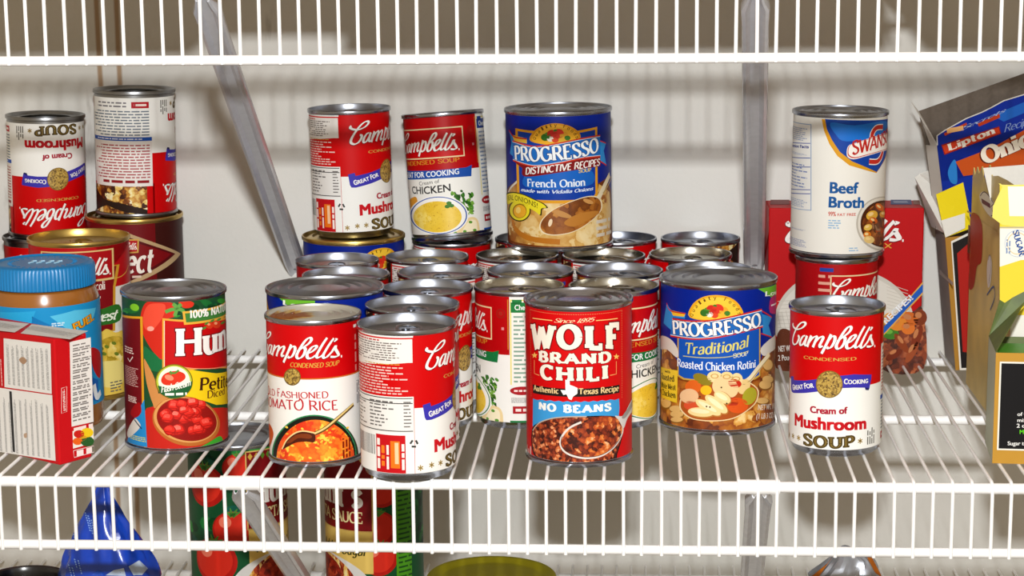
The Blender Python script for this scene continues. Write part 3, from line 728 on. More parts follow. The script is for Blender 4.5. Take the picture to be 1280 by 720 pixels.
# ---------------------------------------------------------------- chili
RW, HW = 37.5, 111.0
POSE_CH = (388.6, 58.8, 6, -.004, 0)
def chili_label():
    R = RW-1.15; U_ = unwrap(POSE_CH, R); a = Art(); a.frame(U_, 640, 350, 6)
    CR_ = '#efe6d6'; A = lambda x, y: U_(640+x/6, 350+y/6)
    a.text('Since 1895', 'script', (312,316), (606,312), 30, '#f0dcae', 3, mid=(470,322))
    a.stroke([(155,286),(230,296),(302,304)], 6, '#f0c878', 3); a.stroke([(630,304),(710,298),(792,288)], 6, '#f0c878', 3)
    u0, u1 = A(138,400)[0], A(822,400)[0]; vt = A(470,262)[1]
    x = u0
    while x < u1: a.put([[(x,vt),(x+.9,vt),(x+.9,vt+.35),(x,vt+.35)]], '#d88a5a', 2); x += 1.6
    y = vt
    while y > 45: a.put([[(u1,y),(u1+.35,y),(u1+.35,y-.9),(u1,y-.9)],[(u0,y),(u0+.35,y),(u0+.35,y-.9),(u0,y-.9)]], '#d88a5a', 2); y -= 1.6
    T = lambda t: 1.0-.16*(1-(2*t-1)**2)
    for g, c, l in ((5,'#6a0408',3),(0,CR_,4)): a.text('WOLF', 'slabh', (160,520), (796,522), 186, c, l, grow=g, mid=(470,507), tall=T)
    for g, c, l in ((4,'#6a0408',3),(0,CR_,4)): a.text('BRAND', 'slabh', (208,606), (736,612), 72, c, l, grow=g, mid=(470,627))
    for g, c, l in ((4,'#6a0408',3),(0,CR_,4)): a.text('CHILI', 'slabh', (222,734), (712,738), 98, c, l, grow=g, mid=(465,756))
    a.star(170, 565, 24, '#f0c060', 3); a.star(782, 575, 24, '#f0c060', 3)
    a.stroke([(168,600),(168,700),(205,715)], 6, '#e8a060', 3, False); a.stroke([(782,610),(782,705),(735,715)], 6, '#e8a060', 3, False)
    a.frame(U_, 640, 480, 6)
    a.fill([(156,2),(300,28),(470,36),(640,28),(806,4),(806,64),(640,88),(470,96),(300,88),(158,66)], '#1d1714', 3)
    a.text('Authentic', 'serifb', (166,46), (350,72), 40, '#e8c890', 4); a.text('Texas Recipe', 'serifb', (502,76), (798,50), 42, '#e8c890', 4, mid=(650,70))
    a.fill([(400,-32),(432,-30),(434,6),(462,16),(492,30),(490,72),(458,94),(446,120),(426,112),(408,76),(386,82),(364,44),(402,46)], '#f0efec', 5)
    top = [(158+i*64.4*.5, 112+20*sin(pi*i/20)+(5 if i % 2 else -3)) for i in range(21)]
    a.fill(top+[(806,180),(800,240),(600,262),(300,270),(156,318)], '#3a95d2', 3)
    a.text('NO BEANS', 'slabh', (206,188), (738,196), 52, '#f2f0ea', 4, mid=(470,213))
    ch = food('printed_chili', 2.3, [(0,'#2a0a06'),(.3,'#5e1c0c'),(.55,'#96371a'),(.8,'#c4602c'),(1,'#e6a070')], .5)
    bowl = [(150,345),(200,290),(300,256),(420,244),(560,240),(700,238),(790,250),(835,320),(820,420),(790,520),(768,570),(600,592),(400,588),(250,572),(160,520)]
    a.smooth(bowl, '#1c100c', 4); a.smooth([(470+(x-470)*.975, 440+(y-440)*.955) for x, y in bowl], ch, 5)
    a.stroke([(156,350),(205,292),(300,258),(420,246),(560,244)], 8, '#b8a898', 6)
    sp = [(520,285),(430,330),(372,400),(366,460),(400,510),(470,542),(560,555),(660,540),(750,485),(810,405),(830,330),(800,262),(700,240),(600,255)]
    a.smooth(sp, '#2c0e08', 6); a.smooth(sp, food('printed_chili_spoonful', 3.4, [(0,'#3a0e06'),(.3,'#7a2812'),(.6,'#b2481c'),(.85,'#dd7c34'),(1,'#f0b080')], .55), 7)
    a.stroke(sp[:12], 15, '#d8cfc8', 8); a.stroke([(q[0]+4, q[1]-8) for q in sp[2:10]], 5, '#5a2c20', 9)
    a.smooth([(768,238),(830,238),(872,160),(908,100),(908,180),(862,260),(836,330),(822,290)], '#d6d2d0', 9); a.smooth([(820,250),(866,180),(902,120),(900,160),(850,250)], '#9a9694', 10)
    a.fine(100, 430, 150, 540, 4, '#d8b4ae', 3, .5, 3, True)
    return a.wrap('chili_label', R, 4, HW-4, '#c80408')
LAB['chili'] = chili_label()
# ---------------------------------------------------------------- the blue soup maker
RP, HP = 42.8, 109.0
POSE_PR = (487.2, 154.5, 6, 0, 0)
RO, HO = 43.9, 112.8
POSE_ON = (365.6, 345, 107.8, -.012, 0)
PBLUE = '#021f86'
def veg(a, cx, cy, k, lay):
    for x, y, r, c in ((-60,-2,26,'#2f6a20'),(-45,-18,18,'#4a8a2c'),(-20,-22,30,'#c42418'),(18,-24,34,'#d4301c'),(52,-14,26,'#e0a028'),(-30,8,20,'#ece6d6'),(0,12,22,'#d8421c'),(40,10,22,'#e2b030'),(72,2,18,'#3f7a28'),(0,-40,12,'#3a7424')):
        a.ellipse(cx+x*k, cy+y*k, r*k, r*k*.85, c, lay, n=14)
def arc_word(a, s, cx, cy, rx, ry, a0, a1, h, m, lay):
    for i, ch in enumerate(s):
        if ch == ' ': continue
        t = radians(a0+(a1-a0)*i/(len(s)-1)); x, y = cx+rx*cos(t), cy-ry*sin(t); tx, ty = -rx*sin(t), -ry*cos(t); d = sqrt(tx*tx+ty*ty); sg = -1
        dx, dy = sg*tx/d*h*.33, sg*ty/d*h*.33
        a.text(ch, 'flare', (x-dx, y-dy), (x+dx, y+dy), h, m, lay)
def rotini_label():
    R = RP-1.15; U_ = unwrap(POSE_PR, R); a = Art(); U = pi*R
    a.frame(U_, 780, 280, 2.571); P = a.P
    soup = food('printed_noodle_soup', 8, [(0,'#5a2408'),(.35,'#8e4412'),(.65,'#b8701e'),(.9,'#dca24a'),(1,'#f0cf8c')], .6)
    a.raw(); a.urect(-U, 4, U, P(300,470)[1], '#7c3a10', 1); a.frame(U_, 780, 280, 2.571)
    a.fill([(122,392),(150,400),(172,440),(172,500),(300,520),(438,500),(438,440),(452,400),(494,372),(494,640),(300,670),(118,640)], soup, 2)
    a.smooth([(118,360),(150,370),(172,400),(172,430),(140,404),(118,400)], '#d8cfc4', 3); a.smooth([(440,398),(494,352),(494,388),(452,424)], '#d9d4cc', 3)
    a.fill([(172,330),(438,330),(438,488),(420,500),(300,506),(190,500),(172,488)], '#c9a040', 3); a.fill([(176,330),(434,330),(434,484),(416,495),(300,501),(194,495),(176,484)], '#1250b0', 4)
    a.fill([(182,282),(300,296),(434,280),(434,340),(182,340)], '#0c3490', 3)
    a.smooth([(212,300),(218,262),(250,236),(294,228),(340,236),(372,262),(378,298),(294,312)], '#e2a41e', 5); a.smooth([(220,300),(226,266),(254,242),(294,235),(336,242),(364,266),(370,298),(294,308)], '#f0c238', 6)
    arc_word(a, 'Quality Foods', 295, 308, 74, 66, 168, 16, 12, '#5a3a10', 7); veg(a, 292, 286, .55, 7)
    a.fill([(138,254),(152,276),(198,288),(196,304),(158,300),(154,342),(140,330),(128,318)], '#2a86cc', 5); a.fill([(150,276),(198,286),(194,298),(158,294)], '#e8b42c', 6)
    a.fill([(440,288),(474,300),(464,326),(474,362),(446,352)], '#2a86cc', 5); a.stroke([(436,276),(474,300)], 4, '#c8281c', 6); a.stroke([(440,352),(474,364)], 4, '#c8281c', 6); a.stroke([(138,254),(150,278),(198,288)], 4, '#c8281c', 7)
    top = cat_rom([(156,302),(220,310),(290,306),(370,290),(442,272)], 5); bot = cat_rom([(446,332),(370,352),(290,368),(220,372),(150,362)], 5)
    a.fill(top+bot, '#c8281c', 7); a.fill([(x, y+5) for x, y in top]+[(x, y-5) for x, y in bot], '#d8e6f0', 8); a.fill([(x, y+7) for x, y in top]+[(x, y-7) for x, y in bot], '#1c66b8', 9)
    for g, c, l in ((4,'#0a1c5c',10),(0,'#f2f1ee',11)): a.text('PROGRESSO', 'serifb', (160,353), (438,326), 42, c, l, grow=g, mid=(280,359))
    a.text('Traditional', 'serifi', (196,416), (398,394), 34, '#d9cf6a', 6, mid=(290,416), grow=1)
    a.stroke([(190,424),(260,430),(340,426),(400,408)], 2.5, '#c9c070', 6); a.text('SOUP', 'serif', (352,430), (398,422), 13, '#dfe0c0', 6, grow=1)
    a.text('Roasted Chicken Rotini', 'serif', (172,456), (422,460), 24, '#e8eef6', 6, mid=(296,470), grow=1.5)
    a.fill([(430,204),(494,188),(490,262)], '#68b02c', 5); a.text('Low', 'semi', (454,232), (490,224), 16, '#eef4e6', 6); a.smooth([(470,240),(494,228),(494,282),(468,284)], '#b0286a', 6); a.stroke([(472,262),(492,252)], 5, '#f0e4ea', 7)
    a.frame(U_, 820, 440, 6)
    spoon = [(176,400),(210,300),(330,230),(480,180),(640,200),(760,270),(760,360),(700,430),(580,500),(430,520),(280,505),(205,460)]
    a.smooth(spoon, '#e8cf9c', 6); a.smooth([(470+(x-470)*.965, 350+(y-350)*.955) for x, y in spoon], '#a8501a', 7)
    a.stroke([(640,240),(700,205),(760,130),(850,15)], 44, '#e9dcb8', 7); a.stroke([(650,245),(710,210),(770,135),(855,30)], 10, '#b8985c', 8)
    for cx, cy, rx, ry, rot, c, l in ((350,205,75,38,25,'#8a7a1e',8),(280,260,60,50,0,'#d8621e',8),(440,185,56,42,0,'#f0d69c',8),(530,185,48,38,0,'#ecd08e',8),(605,205,44,48,0,'#f0d69c',8),(590,235,50,32,10,'#c42a14',9),(660,260,40,60,30,'#e8c886',8),
      (520,265,100,80,20,'#eaca94',9),(250,330,70,55,0,'#e6b98a',9),(376,286,42,36,0,'#f2b81e',10),(270,400,60,35,0,'#d4502c',9),(700,330,50,68,25,'#a8a02a',9),(610,400,80,58,0,'#d8541a',9),(575,375,40,40,0,'#b8341a',9)):
        a.ellipse(cx, cy, rx, ry, c, l, rot)
    for cx, cy, rx, ry, rot in ((340,455,100,40,5),(395,420,110,42,30),(455,395,105,45,38),(500,345,70,45,30)):
        a.ellipse(cx, cy, rx, ry, '#b87a34', 10, rot); a.ellipse(cx-3, cy-5, rx*.96, ry*.86, '#f2d494', 11, rot); a.ellipse(cx-8, cy-12, rx*.7, ry*.4, '#f8e6b8', 12, rot)
    for cx, cy in ((440,180),(530,185),(600,200)): a.ellipse(cx, cy, 30, 18, '#c99a52', 12, 0, hole=.7)
    for cx, cy in ((330,335),(405,412),(380,408),(490,265),(530,385)): a.ellipse(cx, cy, 7, 7, '#4a3a16', 13, n=7)
    for cx, cy, rx, ry in ((150,430,50,30),(160,470,55,30),(160,510,50,25),(840,210,45,35),(820,250,50,40),(840,100,40,50),(800,370,50,28),(80,390,40,40)):
        a.ellipse(cx, cy, rx, ry, '#8a5a20', 4); a.ellipse(cx-3, cy-5, rx*.9, ry*.8, '#dcb06a', 5)
    a.fill([(42,108),(100,128),(166,138),(160,382),(100,362),(44,336)], '#e8c22c', 12)
    a.text('Roasted', 'serifb', (48,200), (140,222), 44, '#2c2408', 13); a.text('White Meat', 'serifb', (46,262), (152,286), 40, '#2c2408', 13); a.text('Chicken', 'serifb', (50,318), (150,346), 44, '#2c2408', 13); a.text('with', 'serifb', (72,150), (110,160), 18, '#2c2408', 13)
    a.text('NET WT. 19 OZ', 'semi', (762,434), (888,418), 42, '#e8ddd0', 8); a.text('(1 LB 3 OZ) 538g', 'semi', (750,500), (888,482), 42, '#e8ddd0', 8)
    return a.wrap('rotini_soup_label', R, 4, HP-4, PBLUE, 96)
LAB['rotini'] = rotini_label()
def onion_label():
    R = RO-1.15; U_ = unwrap(POSE_ON, R); a = Art(); U = pi*R
    a.frame(U_, 620, 220, 6); P = a.P
    toast = food('printed_toast', 14, [(0,'#9a5a1c'),(.25,'#c08a3c'),(.5,'#d4a85c'),(.8,'#e0bf80'),(1,'#e8d09c')], .95)
    a.fill([(70,120),(120,60),(160,30),(160,160),(300,190),(620,190),(750,160),(760,60),(820,20),(862,110),(890,240),(890,520),(480,560),(60,500)], '#6e3410', 2)
    a.fill([(96,120),(160,50),(160,180),(750,190),(770,60),(850,120),(860,260),(850,500),(480,530),(110,480),(82,300)], toast, 3)
    a.stroke([(86,140),(110,90),(160,40)], 16, '#d8d2c8', 4)
    a.stroke([(120,300),(150,400),(260,470),(480,495)], 40, '#b8701e', 4); a.stroke([(740,150),(760,170),(600,195),(300,190)], 22, '#b87a20', 4)
    a.frame(U_, 620, 110, 6)
    a.fill([(146,302),(300,322),(600,322),(758,290),(762,800),(740,842),(600,862),(300,862),(176,838),(160,800)], '#dd9a22', 5); a.fill([(164,322),(300,342),(600,340),(742,312),(744,790),(724,822),(600,838),(300,838),(190,816),(178,790)], '#0c3a9c', 6)
    a.smooth([(240,640),(470,600),(700,610),(720,720),(470,760),(220,740)], '#1560bc', 7)
    a.smooth([(262,400),(280,330),(350,282),(448,264),(545,282),(612,322),(634,366),(600,400),(440,430)], '#d8921c', 7); a.smooth([(278,400),(294,338),(358,294),(448,276),(536,294),(598,330),(618,366),(590,396),(440,426)], '#eeb02e', 8)
    arc_word(a, 'Quality Foods', 450, 420, 158, 130, 163, 20, 26, '#5a3410', 9); veg(a, 445, 372, 1.25, 9)
    a.fill([(100,316),(140,370),(232,384),(236,416),(130,396),(140,520),(106,490),(118,410)], '#2a86cc', 7); a.fill([(120,348),(232,378),(232,416),(140,396)], '#e8b83c', 8); a.stroke([(100,316),(140,366),(232,382)], 10, '#c8281c', 9)
    a.fill([(770,396),(822,416),(806,470),(826,578),(776,550)], '#2a86cc', 7); a.stroke([(776,548),(826,580)], 10, '#c8281c', 8); a.stroke([(770,394),(822,414)], 8, '#c8281c', 8)
    a.fill(cat_rom([(132,545),(280,592),(460,570),(640,532),(780,515)], 5)+cat_rom([(782,586),(640,608),(460,636),(222,664),(200,600)], 5), '#7c1216', 9)
    top = cat_rom([(126,390),(280,432),(460,410),(640,374),(778,350)], 5); bot = cat_rom([(780,518),(640,534),(460,572),(280,592),(130,548)], 5)
    a.fill(top+bot, '#c8341c', 10); a.fill([(x, y+11) for x, y in top]+[(x, y-11) for x, y in bot], '#d4e4ee', 11); a.fill([(x, y+15) for x, y in top]+[(x, y-15) for x, y in bot], '#1c66b8', 12)
    for g, c, l in ((4,'#0a1c5c',13),(0,'#e9edf0',14)): a.text('PROGRESSO', 'serifb', (148,536), (764,474), 102, c, l, grow=g, mid=(390,545))
    a.text('DISTINCTIVE RECIPES', 'ital', (224,648), (774,578), 48, '#efe9e4', 12, mid=(500,620), grow=1); a.text('SOUP', 'serif', (620,636), (712,624), 24, '#e0c060', 9, grow=2)
    a.frame(U_, 620, 220, 6)
    a.text('French Onion', 'serif', (238,76), (668,70), 54, '#e4ecf4', 9, mid=(450,84), grow=2); a.text('made with Vidalia Onions', 'serifi', (190,112), (724,104), 24, '#d4def0', 9, mid=(450,130), grow=3)
    sp = [(326,372),(350,320),(430,250),(560,190),(690,150),(770,160),(795,210),(780,270),(700,350),(580,420),(450,446),(370,436),(335,410)]
    a.smooth(sp, '#ead9b4', 9); a.smooth([(565+(x-565)*.96, 300+(y-300)*.95) for x, y in sp], food('printed_onion_soup', 13, [(0,'#5c2a08'),(.4,'#8a4a12'),(.75,'#a8641c'),(1,'#c88a3c')], .8), 10)
    a.smooth([(430,262),(480,258),(560,296),(550,316),(470,300)], '#c08a4c', 11); a.smooth([(510,350),(600,290),(740,260),(770,280),(690,330),(580,380)], '#b87830', 11); a.ellipse(408, 350, 14, 30, '#ecd2b0', 12, 15); a.ellipse(690, 190, 40, 16, '#c89050', 11, 20)
    a.stroke([(760,180),(790,120),(850,-10)], 46, '#e4d6b4', 9); a.stroke([(800,130),(862,0)], 12, '#b89a60', 10)
    for g, c, l in ((9,'#3a3408',10),(0,'#e6d62a',11)):
        gp = lambda pts: [((x-200)*(1+g/120)+200, (y-220)*(1+g/90)+220) for x, y in pts]
        a.smooth(gp([(78,150),(120,128),(200,140),(290,180),(345,205),(378,236),(340,244),(330,290),(290,262),(200,216),(130,196),(92,212)]), c, l); a.ellipse(180, 256, 74+g, 76+g, c, l)
    a.ellipse(180, 262, 52, 54, '#8a6a10', 12); a.ellipse(182, 264, 46, 48, '#e8a82a', 13); a.ellipse(170, 256, 18, 24, '#f2cf6a', 14)
    a.text('REAL ONIONS!', 'sans', (92,186), (312,242), 40, '#2a2608', 12, mid=(200,196))
    a.fine(750, 320, 862, 440, 3, '#d8cdbc', 9, .5, 5)
    return a.wrap('onion_soup_label', R, 4, HO-4, PBLUE, 96)
LAB['onion'] = onion_label()
# ---------------------------------------------------------------- diced tomatoes
RH, HH = 37.15, 111.8
POSE_HU = (101.3, 86.7, 6, .011, 0)
def word_end(U_, s, upto, p0, p1, gap=14):
    """u where the whole word ends, from the span p0..p1 of its first letters"""
    w = lambda q: sum(GL[c][0]+gap for c in q)-gap
    return p0[0]+(p1[0]-p0[0])*w(s)/w(upto)
def tomato_label():
    R = RH-1.15; U_ = unwrap(POSE_HU, R); a = Art(); U = pi*R
    a.frame(U_, 140, 340, 6); P = a.P
    rn = random.Random(3)
    for k in range(40): a.ellipse(rn.uniform(70,860), rn.uniform(215,340), rn.uniform(20,60), rn.uniform(10,26), rn.choice(('#0c3a1e','#1c6a30','#2f8a2c','#114a2c')), 1, rn.uniform(-40,40), 12)
    a.ellipse(170, 265, 34, 26, '#7cc02a', 2, 20)
    a.smooth([(240,560),(300,600),(372,640),(372,740),(300,740),(250,700)], '#1a6a3c', 2)
    a.smooth([(215,330),(250,235),(330,212),(420,222),(470,250),(470,330),(420,350),(390,380),(385,640),(330,620),(270,540),(225,440)], '#c8281a', 3)
    a.smooth([(235,330),(270,250),(340,235),(400,250),(380,340),(300,440),(245,420)], '#e04a34', 4); a.ellipse(290, 425, 26, 18, '#f0a090', 5)
    a.smooth([(498,228),(560,215),(612,230),(600,262),(540,270)], '#d2301c', 3)
    for x, y in ((400,300),(455,240),(540,300),(470,330),(520,240)): a.stroke([(480,280),((480+x)/2+6,(280+y)/2-8),(x,y)], 26, '#5e9a44', 5)
    a.fill([(80,318),(230,334),(242,1000),(262,1330),(100,1290)], '#d99a20', 4); a.fill([(78,334),(212,350),(226,1000),(240,1320),(100,1280)], '#6e1018', 5)
    a.fine(98, 545, 180, 625, 3, '#e8cfc8', 6, .5, 2); a.stroke([(120,645),(135,672),(158,636)], 8, '#f0e4de', 6, False); a.fine(100, 690, 210, 870, 11, '#d8b0aa', 6, .4, 4)
    a.fill([(378,346),(900,330),(900,600),(900,720),(700,716),(378,756)], '#e2a23a', 5); a.fill([(394,362),(900,348),(900,690),(780,726),(560,716),(394,740)], '#be0a0e', 6)
    a.fill([(390,366),(396,366),(396,736),(390,736)], '#f0d8b8', 7)
    a.fill([(528,296),(880,212),(880,318),(540,396)], '#e0a83a', 7); a.fill([(546,310),(880,228),(880,302),(556,378)], '#3c7a34', 8)
    q0, q1 = P(582,345), P(838,292); u1 = word_end(U_, '100% NATURAL', '100% NATU', q0, q1); v1 = q0[1]+(q1[1]-q0[1])*(u1-q0[0])/(q1[0]-q0[0])
    a.text_uv('100% NATURAL', 'serifb', q0[0], q0[1], u1, 5.2, '#eef0ea', 9, v1=v1)
    for x, y, r in ((730,400,26),(782,392,30)): a.ellipse(x, y, r, r, '#d23a1c', 8); a.ellipse(x-6, y-8, r*.4, r*.35, '#f0a070', 9)
    for x, y in ((690,420),(708,385),(750,365),(800,355),(828,380)): a.ellipse(x, y, 18, 8, '#4f8a34', 9, -30)
    q0, q1 = P(490,632), P(852,600); u1 = word_end(U_, "Hunt's", 'Hun', q0, q1)
    hh = P(560,440)[1]-P(560,640)[1]
    for g, c, l in ((5,'#6e0a10',8),(1,'#f2f0ec',9)): a.text_uv("Hunt's", 'serifb', q0[0], q0[1]+.4, u1, hh, c, l, grow=g, v1=q1[1]+(q0[1]-q1[1])*.6)
    a.stroke([(470,700),(600,722),(760,722),(880,700)], 6, '#e88a6a', 8)
    a.frame(U_, 140, 460, 6)
    a.fill([(100,380),(900,380),(900,660),(100,660)], '#b01a14', 2)
    a.smooth([(262,300),(240,600),(330,640),(900,640),(900,330),(700,300)], '#c0241a', 3)
    a.fill([(540,20),(600,14),(780,40),(900,20),(900,262),(780,276),(690,246),(560,212),(420,190)], '#ecc818', 5)
    q0, q1 = a.P(658,166), a.P(862,128); u1 = word_end(U_, 'Petite', 'Petite', q0, q1)
    a.text_uv('Petite', 'serif', q0[0], q0[1], u1, 8.4, '#3c1c0c', 7, grow=2, v1=q1[1]-.3)
    q0, q1 = a.P(714,226), a.P(842,194); a.text_uv('Diced', 'serif', q0[0], q0[1], q1[0], 5.0, '#5a2c14', 7, grow=1, v1=q1[1])
    a.smooth([(240,-60),(262,-40),(320,80),(350,210),(330,300),(300,250),(258,100)], '#c9884a', 4)
    a.ellipse(556, 398, 254, 184, '#b5662a', 6, 12, 50); a.ellipse(552, 388, 240, 168, '#d89a58', 7, 12, 50); a.ellipse(560, 386, 226, 158, '#8e1410', 8, 12, 50)
    a.smooth([(320,200),(420,190),(560,205),(430,240),(340,300),(310,280)], '#c9884a', 6)
    for k in range(26):
        an = rn.uniform(0,2*pi); r = sqrt(rn.random()); x, y = 560+r*190*cos(an), 378+r*125*sin(an); sz = rn.uniform(40,58); rt = rn.uniform(0,1.5)
        q = lambda f, dx=0, dy=0: [(x+dx+f*sz*cos(rt+j*pi/2+rn.uniform(-.15,.15)), y+dy+f*sz*.85*sin(rt+j*pi/2)) for j in range(4)]
        l = 9+k*.4
        a.smooth(q(1), '#a81610', l, 3); a.smooth(q(.86,-3,-4), '#d8281e', l+.12, 3); a.smooth(q(.55,-8,-12), rn.choice(('#ea5044','#f07062','#e43c30')), l+.24, 3); a.ellipse(x-12, y-16, 9, 6, '#f7b8ac', l+.34, n=7)
    a.ellipse(466, 100, 138, 130, '#7a6a10', 20); a.ellipse(466, 100, 130, 122, '#b8c43a', 21); a.ellipse(466, 95, 116, 108, '#eef0da', 22)
    a.smooth([(370,90),(400,40),(480,20),(540,40),(545,80),(480,120),(400,126)], '#d8321c', 23); a.ellipse(430, 70, 34, 20, '#ee8a6a', 24, 20); a.stroke([(430,30),(470,36),(500,14)], 14, '#4f8a34', 24); a.stroke([(440,20),(445,50)], 10, '#4f8a34', 24)
    a.fill([(345,130),(466,150),(600,96),(592,150),(540,212),(440,226),(366,190)], '#1c5a30', 24)
    a.text('Flash Steam', 'script', (372,182), (586,128), 46, '#eef0e6', 25, grow=3); a.fine(400, 180, 560, 205, 1, '#eef0e6', 25, .6, 3, ragged=0)
    a.fill([(244,236),(266,592),(118,572)], '#2286c8', 8); a.smooth([(120,470),(170,380),(200,400),(215,440),(160,500),(125,520)], '#d8d4cc', 9); a.stroke([(170,385),(225,455)], 10, '#16344e', 10, False)
    a.smooth([(140,340),(170,280),(210,260),(222,330),(180,372)], '#a01218', 9); a.fine(124, 198, 190, 268, 4, '#e8cfc8', 8, .6, 12, ragged=.15)
    a.fine(140, 490, 262, 560, 3, '#d8d048', 9, .45, 8)
    a.smooth([(650,600),(720,560),(810,510),(822,570),(700,605)], '#3aa02c', 5)
    return a.wrap('diced_tomato_label', R, 4, HH-4, '#1c4a2a', 90)
LAB['tomato'] = tomato_label()
# ---------------------------------------------------------------- beef broth
RS, HS = 37.8, 113.6
POSE_SW = (586.8, 308, 107.7, .011, 0)
def broth_label():
    R = RS-1.15; U_ = unwrap(POSE_SW, R); a = Art(); U = pi*R
    a.frame(U_, 975, 120, 6)
    top = 172
    a.fill([(312,top),(1000,top),(820,420),(760,520),(722,578),(640,556),(520,520),(430,450),(370,360),(330,260)], '#d99a1c', 2)
    a.fill([(338,top),(1000,top),(826,400),(770,500),(724,570),(650,536),(540,490),(450,420),(390,330),(352,250)], '#0f3f9c', 3)
    a.smooth([(380,200),(560,220),(800,190),(760,300),(500,340),(420,290)], '#1a6cc8', 4)
    a.stroke([(770,232),(720,240),(690,290),(700,340),(760,390),(762,440),(730,490),(668,492)], 46, '#f0e9e2', 5); a.stroke([(770,232),(720,240),(690,290),(700,340),(760,390),(762,440),(730,490),(668,492)], 32, '#c22a1e', 6)
    pill = [(500,420),(512,376),(560,352),(760,286),(900,240),(930,270),(920,330),(800,400),(620,458),(550,474),(508,458)]
    a.smooth(pill, '#f0e9e2', 7); a.smooth([(710+(x-710)*.97, 360+(y-360)*.93) for x, y in pill], '#c22a1e', 8); a.smooth([(710+(x-710)*.94, 360+(y-360)*.86) for x, y in pill], '#f0e9e2', 9)
    P = a.P; q0, q1 = P(540,438), P(800,338); w = lambda q: sum(GL[c][0]+8 for c in q)-8
    u1 = q0[0]+(q1[0]-q0[0])*w('SWANSON')/w('SWANSO'); a.text_uv('SWANSON', 'ital', q0[0], q0[1], u1, 10, '#b8241c', 10, grow=1, v1=q0[1]+(q1[1]-q0[1])*(u1-q0[0])/(q1[0]-q0[0]))
    a.fill([(70,185),(236,212),(236,860),(60,830)], '#8fa4c4', 2); a.fill([(66,190),(230,218),(230,854),(56,826)], '#e6e4df', 3)
    a.fine(90, 215, 218, 345, 7, '#8a9cc0', 4, .42, 3); a.text('Nutrition Facts', 'bold', (60,378), (216,392), 24, '#2c3c8c', 4)
    for y in (352,462,530,700,730): a.fill([(60,y-8),(228,y),(228,y+6),(60,y-2)], '#3c52a0', 4)
    a.fine(90, 405, 215, 455, 3, '#8a9cc0', 4, .4, 5); a.fine(64, 480, 216, 700, 8, '#7c8cb8', 4, .4, 7, ragged=.5); a.fine(66, 745, 220, 845, 5, '#8a9cc0', 4, .4, 6)
    a.frame(U_, 975, 230, 4.5)
    a.text('Beef', 'bold', (282,50), (438,52), 64, '#14589c', 3); a.text('Broth', 'bold', (276,130), (468,132), 62, '#14589c', 9)
    a.text('99% FAT FREE', 'semi', (272,180), (426,178), 26, '#c8442c', 3, tall=lambda t: 1 if t < .32 else .62)
    a.fine(272, 198, 342, 255, 4, '#8fb4d4', 3, .5, 4); a.fine(66, 238, 150, 268, 3, '#8a94b8', 3, .45, 8); a.fine(60, 290, 148, 360, 5, '#8a94b8', 3, .45, 9); a.fine(388, 355, 442, 380, 2, '#8fb4d4', 3, .45, 10)
    a.ellipse(582, 224, 154, 154, '#b9b2a6', 3); a.ellipse(584, 222, 146, 146, '#dcd6ca', 4); a.ellipse(582, 224, 130, 132, '#4a2410', 5); a.ellipse(585, 227, 121, 122, food('printed_beef_stew', 5, [(0,'#3a1808'),(.4,'#6a3010'),(.75,'#94501c'),(1,'#b87030')], .6), 6)
    for x, y, rx, ry, r, c in ((516,176,34,26,-25,'#e0ac3c'),(494,244,24,18,-20,'#e0b850'),(490,286,22,20,0,'#d8761c'),(524,205,24,18,30,'#d4601c'),(500,312,30,22,10,'#e2c078'),(560,130,28,16,40,'#d8661c'),(560,262,24,18,0,'#b04a20'),(530,240,36,12,80,'#5a3420'),(548,250,40,12,70,'#6c4630'),(585,170,26,20,0,'#d89a3c')):
        a.ellipse(x, y, rx, ry, c, 7, r, 14); a.ellipse(x-rx*.2, y-ry*.25, rx*.5, ry*.4, '#f0cf8c' if c > '#d' else '#9a7050', 8, r, 9)
    return a.wrap('beef_broth_label', R, 4, HS-4, '#e7e4dc', 90)
LAB['broth'] = broth_label()
# ---------------------------------------------------------------- large soup cans at the left
RSE, HSE = 40.9, 123.0
POSE_SE = (4.8, 377.5, 6, 0, 0)
def select_label():
    R = RSE-1.15; U_ = unwrap(POSE_SE, R); a = Art(); U = pi*R
    a.frame(U_, 0, 270, 3.27); P = a.P
    a.raw(); a.urect(P(640,200)[0], 4, U, HSE, '#3a120e', 1); a.frame(U_, 0, 270, 3.27)
    dia = [(388,150),(530,72),(738,154),(545,278),(388,330)]
    a.fill(dia, '#b89a72', 3); a.fill([(388,164),(530,88),(716,154),(542,262),(388,314)], '#560a10', 4); a.fill([(388,176),(530,100),(700,155),(542,250),(388,302)], '#7c0c12', 5)
    a.fill([(440,92),(568,94),(566,150),(440,156)], '#c9a04c', 6); a.fill([(442,98),(562,100),(560,145),(442,150)], '#b01018', 7)
    q = P(548,138); script(a, '#ecdcd4', 8, None, box=(q[0]-18, q[1]+.5, q[0]+2, .38), w=2.6, w2=1.2)
    u0 = P(538,230); u1 = P(622,225); wd = u1[0]-u0[0]
    a.text_uv('Select', 'serifi', u0[0]-wd*1.55, u0[1], u1[0], 19, '#eee4da', 8, grow=3)
    a.fine(540, 240, 580, 256, 1, '#d8c0b0', 6, .5, 3)
    return a.wrap('select_soup_label', R, 4, HSE-4, '#6c0a10', 84)
LAB['select'] = select_label()
RHV, HHV = 39.6, 124.8
POSE_HV = (-6.1, 241.1, 6, 0, 0)
